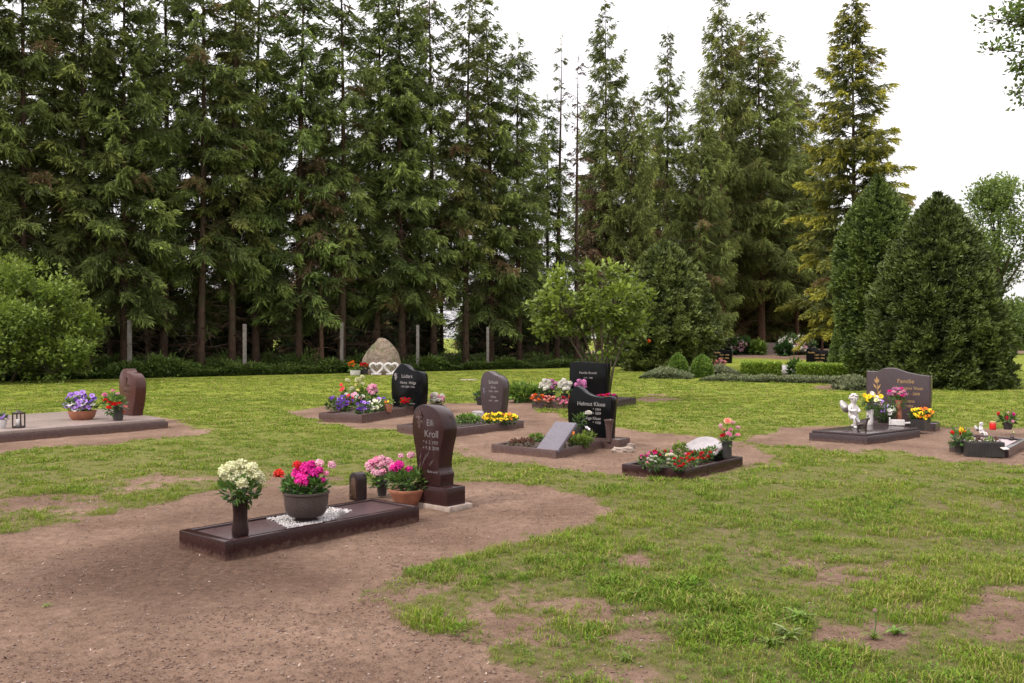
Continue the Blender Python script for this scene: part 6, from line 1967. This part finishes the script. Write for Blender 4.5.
    # rhododendrons far back and a pale memorial between
    rh = leafmat('rhododendron_leaves', (.028, .060, .014), (.06, .11, .022), .35, .5, .2, .01)
    MT['rhodo'] = rh
    plant('rhododendron', 'far rhododendron covered with white pink blossoms, the fuller one at right', 'shrub', (796, 354.8), .45, leaf=(796, 347, 17, 8, 900, 7, 'rhodo'), blooms=rb('pom', ['white', 'palepink', 'white'], 796, 345, 16.5, 8, 64, 3.0, 4), stem=False)
    plant('rhododendron', 'far rhododendron with scattered white blossoms, the thinner one at left', 'shrub', (738, 354.8), .45, leaf=(739, 347.5, 14, 7, 700, 7, 'rhodo'), blooms=rb('pom', ['white', 'palepink'], 735, 345, 9, 6, 18, 2.8, 5), stem=False)
    plant('garden_shrub', 'far dark green shrub before the pale memorial stone', 'shrub', (785, 355.6), .45, leaf=(784, 350, 7, 5, 260, 6, 'dgreen'))
    b = P(774, 354, .45)[:2]
    headstone('far pale rosy block memorial between the rhododendrons', b, .4, unit([.1, 1]), 1.05, .82, .4, [(0, 0), (0, .5), (.0, .95), (.03, 1), (.5, 1), (.97, 1), (1, .95), (1, .5), (1, 0)], 'slab')
    plant('garden_shrub', 'far light green shrub right of the thin rhododendron', 'shrub', (757, 355), .45, leaf=(758, 349, 7, 6, 320, 6, 'lgreen'))
    # low dark hedge and field edge far right
    hedge('field_hedge', 'long dark hedge at the far side of the field, right edge', PY(985, 78), PY(1120, 84), 2.0, 1.3, box, 9000, .30, .35)


def weeds():
    g = np.random.default_rng(71)
    wm = leafmat('dandelion_leaves', (.085, .145, .014), (.135, .205, .022), .3, .5, .3, .02)
    MT['weed'] = wm
    gm = leafmat('greyish_weed', (.13, .17, .06), (.22, .27, .11), .3, .6, .3, .02)
    MT['gweed'] = gm

    def rosette(label, px, py, n, l, mat, heads=()):
        b = P(px, py); b[2] = gheight(b[0], b[1]) - .01
        t = thing('dandelion_weed', label, 'weed', b, 'leafy weeds in the near lawn')
        mb = MB()
        for i in range(n):
            a = g.uniform(0, 6.28); ll = l * g.uniform(.35, .8); up = g.uniform(.5, 2.2)
            o = np.array([math.cos(a), math.sin(a), up]); o = unit(o); sd = np.array([-math.sin(a), math.cos(a), 0])
            p0 = b.copy(); w0 = ll * .075
            m1 = p0 + o * ll * .5; o2 = unit([o[0], o[1], o[2] - .7]); m2 = m1 + o2 * ll * .35; e = m2 + unit([o2[0], o2[1], o2[2] - .5]) * ll * .2
            V = [p0 - sd * w0 * .25, p0 + sd * w0 * .25, m1 + sd * w0, m1 - sd * w0, m2 + sd * w0 * .85, m2 - sd * w0 * .85, e]
            mb.add(V, [(0, 1, 2, 3), (3, 2, 4, 5), (5, 4, 6)], g.uniform(.2, 1), g.uniform(0, 1))
        mb.build('leaves', MT[mat], t)
        for hx, hy in heads:
            q = at_px(hx, hy, b[1])
            mb = MB(); mb.tube([b, (b + q) / 2 + [.01, 0, .01], q], [.004, .0035, .003], 5); mb.build('stalk', MT['stem'], t)
            o = bpy.data.objects.new('seed_head', bloom_mesh('pom', 'dusty')); COL.objects.link(o); o.parent = t
            o.location = tuple(q - b); o.scale = (.013,) * 3
    rosette('leafy weed with a pale closed seed head on a thin stalk in the near lawn', 874, 638, 22, .12, 'weed', ((875.5, 611),))
    rosette('tall lush light green weed tuft left of the seed head', 800, 622, 44, .17, 'weed')
    rosette('greyish long leafed weed lying flat at the bottom of the near lawn', 790, 638, 20, .17, 'gweed')
    rosette('broad leafed weed hard left of the greyish one', 770, 645, 34, .13, 'weed')
    rosette('broad leafed weed right of the seed head in the near lawn', 895, 634, 34, .13, 'weed')
    rosette('fresh green weed at the near left of the lawn, facing the bare soil', 632, 596, 36, .12, 'weed')
    rosette('low leafy weed at the bottom edge of the near lawn', 626, 660, 34, .10, 'weed')
    rosette('small leafy weed alone on bare soil at the far left front', 45, 605, 16, .06, 'weed')
# ================================================================ LIGHT, CAMERA
SUN_EL, SUN_AZ = 46., -125.      # azimuth from +Y towards +X


def make_world():
    w = bpy.data.worlds.new('World'); S.world = w; w.use_nodes = True
    nt = w.node_tree
    for n in list(nt.nodes): nt.nodes.remove(n)
    out = N(nt, 'ShaderNodeOutputWorld'); bg = N(nt, 'ShaderNodeBackground')
    sky = N(nt, 'ShaderNodeTexSky'); sky.sky_type = 'NISHITA'; sky.sun_disc = False
    sky.sun_elevation = R(SUN_EL); sky.sun_rotation = R(SUN_AZ)
    sky.air_density = 1.2; sky.dust_density = 2.5
    # overcast veil: cloud cover over the clear sky, a little brighter towards the zenith
    tc = N(nt, 'ShaderNodeTexCoord')
    sep = N(nt, 'ShaderNodeSeparateXYZ'); nt.links.new(tc.outputs['Generated'], sep.inputs[0])
    up = N(nt, 'ShaderNodeMapRange'); nt.links.new(sep.outputs[2], up.inputs[0])
    up.inputs[1].default_value = -.05; up.inputs[2].default_value = 1.; up.inputs[3].default_value = SKY_LO; up.inputs[4].default_value = SKY_HI
    n = N(nt, 'ShaderNodeTexNoise'); n.inputs['Scale'].default_value = 2.2; n.inputs['Detail'].default_value = 5
    nt.links.new(tc.outputs['Generated'], n.inputs[0])
    nm = N(nt, 'ShaderNodeMapRange'); nt.links.new(n.outputs[0], nm.inputs[0]); nm.inputs[1].default_value = .3; nm.inputs[2].default_value = .7; nm.inputs[3].default_value = .86; nm.inputs[4].default_value = 1.14
    v = math_(nt, 'MULTIPLY', up.outputs[0], nm.outputs[0])
    cl = N(nt, 'ShaderNodeMix'); cl.data_type = 'RGBA'; cl.blend_type = 'MULTIPLY'; cl.inputs[0].default_value = 1.
    cl.inputs[6].default_value = (1.0, .955, .975, 1)
    cc = N(nt, 'ShaderNodeCombineColor')
    for i in range(3): nt.links.new(v, cc.inputs[i])
    nt.links.new(cc.outputs[0], cl.inputs[7])
    col = mixc(nt, .88, sky.outputs[0], cl.outputs[2])
    nt.links.new(col, bg.inputs[0]); bg.inputs[1].default_value = .1
    nt.links.new(bg.outputs[0], out.inputs[0])
    ld = bpy.data.lights.new('sun', 'SUN'); ld.energy = SUN_E; ld.angle = R(11); ld.color = (1., .95, .88)
    lo = bpy.data.objects.new('sun', ld); COL.objects.link(lo)
    el, az = R(SUN_EL), R(SUN_AZ)
    d = Vector((math.sin(az) * math.cos(el), math.cos(az) * math.cos(el), math.sin(el)))
    lo.rotation_euler = d.to_track_quat('Z', 'Y').to_euler()


SKY_LO, SKY_HI, SUN_E, EXPO = 4.2, 13.5, 1.5, 1.2


def camera():
    cd = bpy.data.cameras.new('camera'); cd.sensor_width = 36; cd.lens = F * 36 / 1024
    cd.clip_end = 3000; cd.clip_start = .05
    c = bpy.data.objects.new('camera', cd); COL.objects.link(c)
    c.location = (0, 0, CH)
    c.rotation_euler = (R(90) - math.atan((341.5 - HZ) / F), 0, 0)
    S.camera = c
    S.view_settings.view_transform = 'Standard'; S.view_settings.look = 'None'
    S.view_settings.exposure = EXPO; S.view_settings.gamma = 1
    S.view_settings.use_curve_mapping = False
    S.cycles.max_bounces = 6; S.cycles.diffuse_bounces = 3; S.cycles.glossy_bounces = 3; S.cycles.transmission_bounces = 3
    S.cycles.use_denoising = True
    S.render.film_transparent = False


import time
T0 = time.time()


def step(f):
    f(); print('%-18s %.1fs' % (f.__name__, time.time() - T0))


mats()
for f in (camera, make_world, make_ground, make_grass, make_forest, make_other_trees, make_undergrowth, grave_front, grave_left, grave_black, grave_violet,
          grave_scroll, grave_pale, grave_lilac, grave_right, grave_edge, memorial_boulder, far_cemetery, weeds):
    step(f)
for o in S.objects:
    if 'used' in o: del o['used']
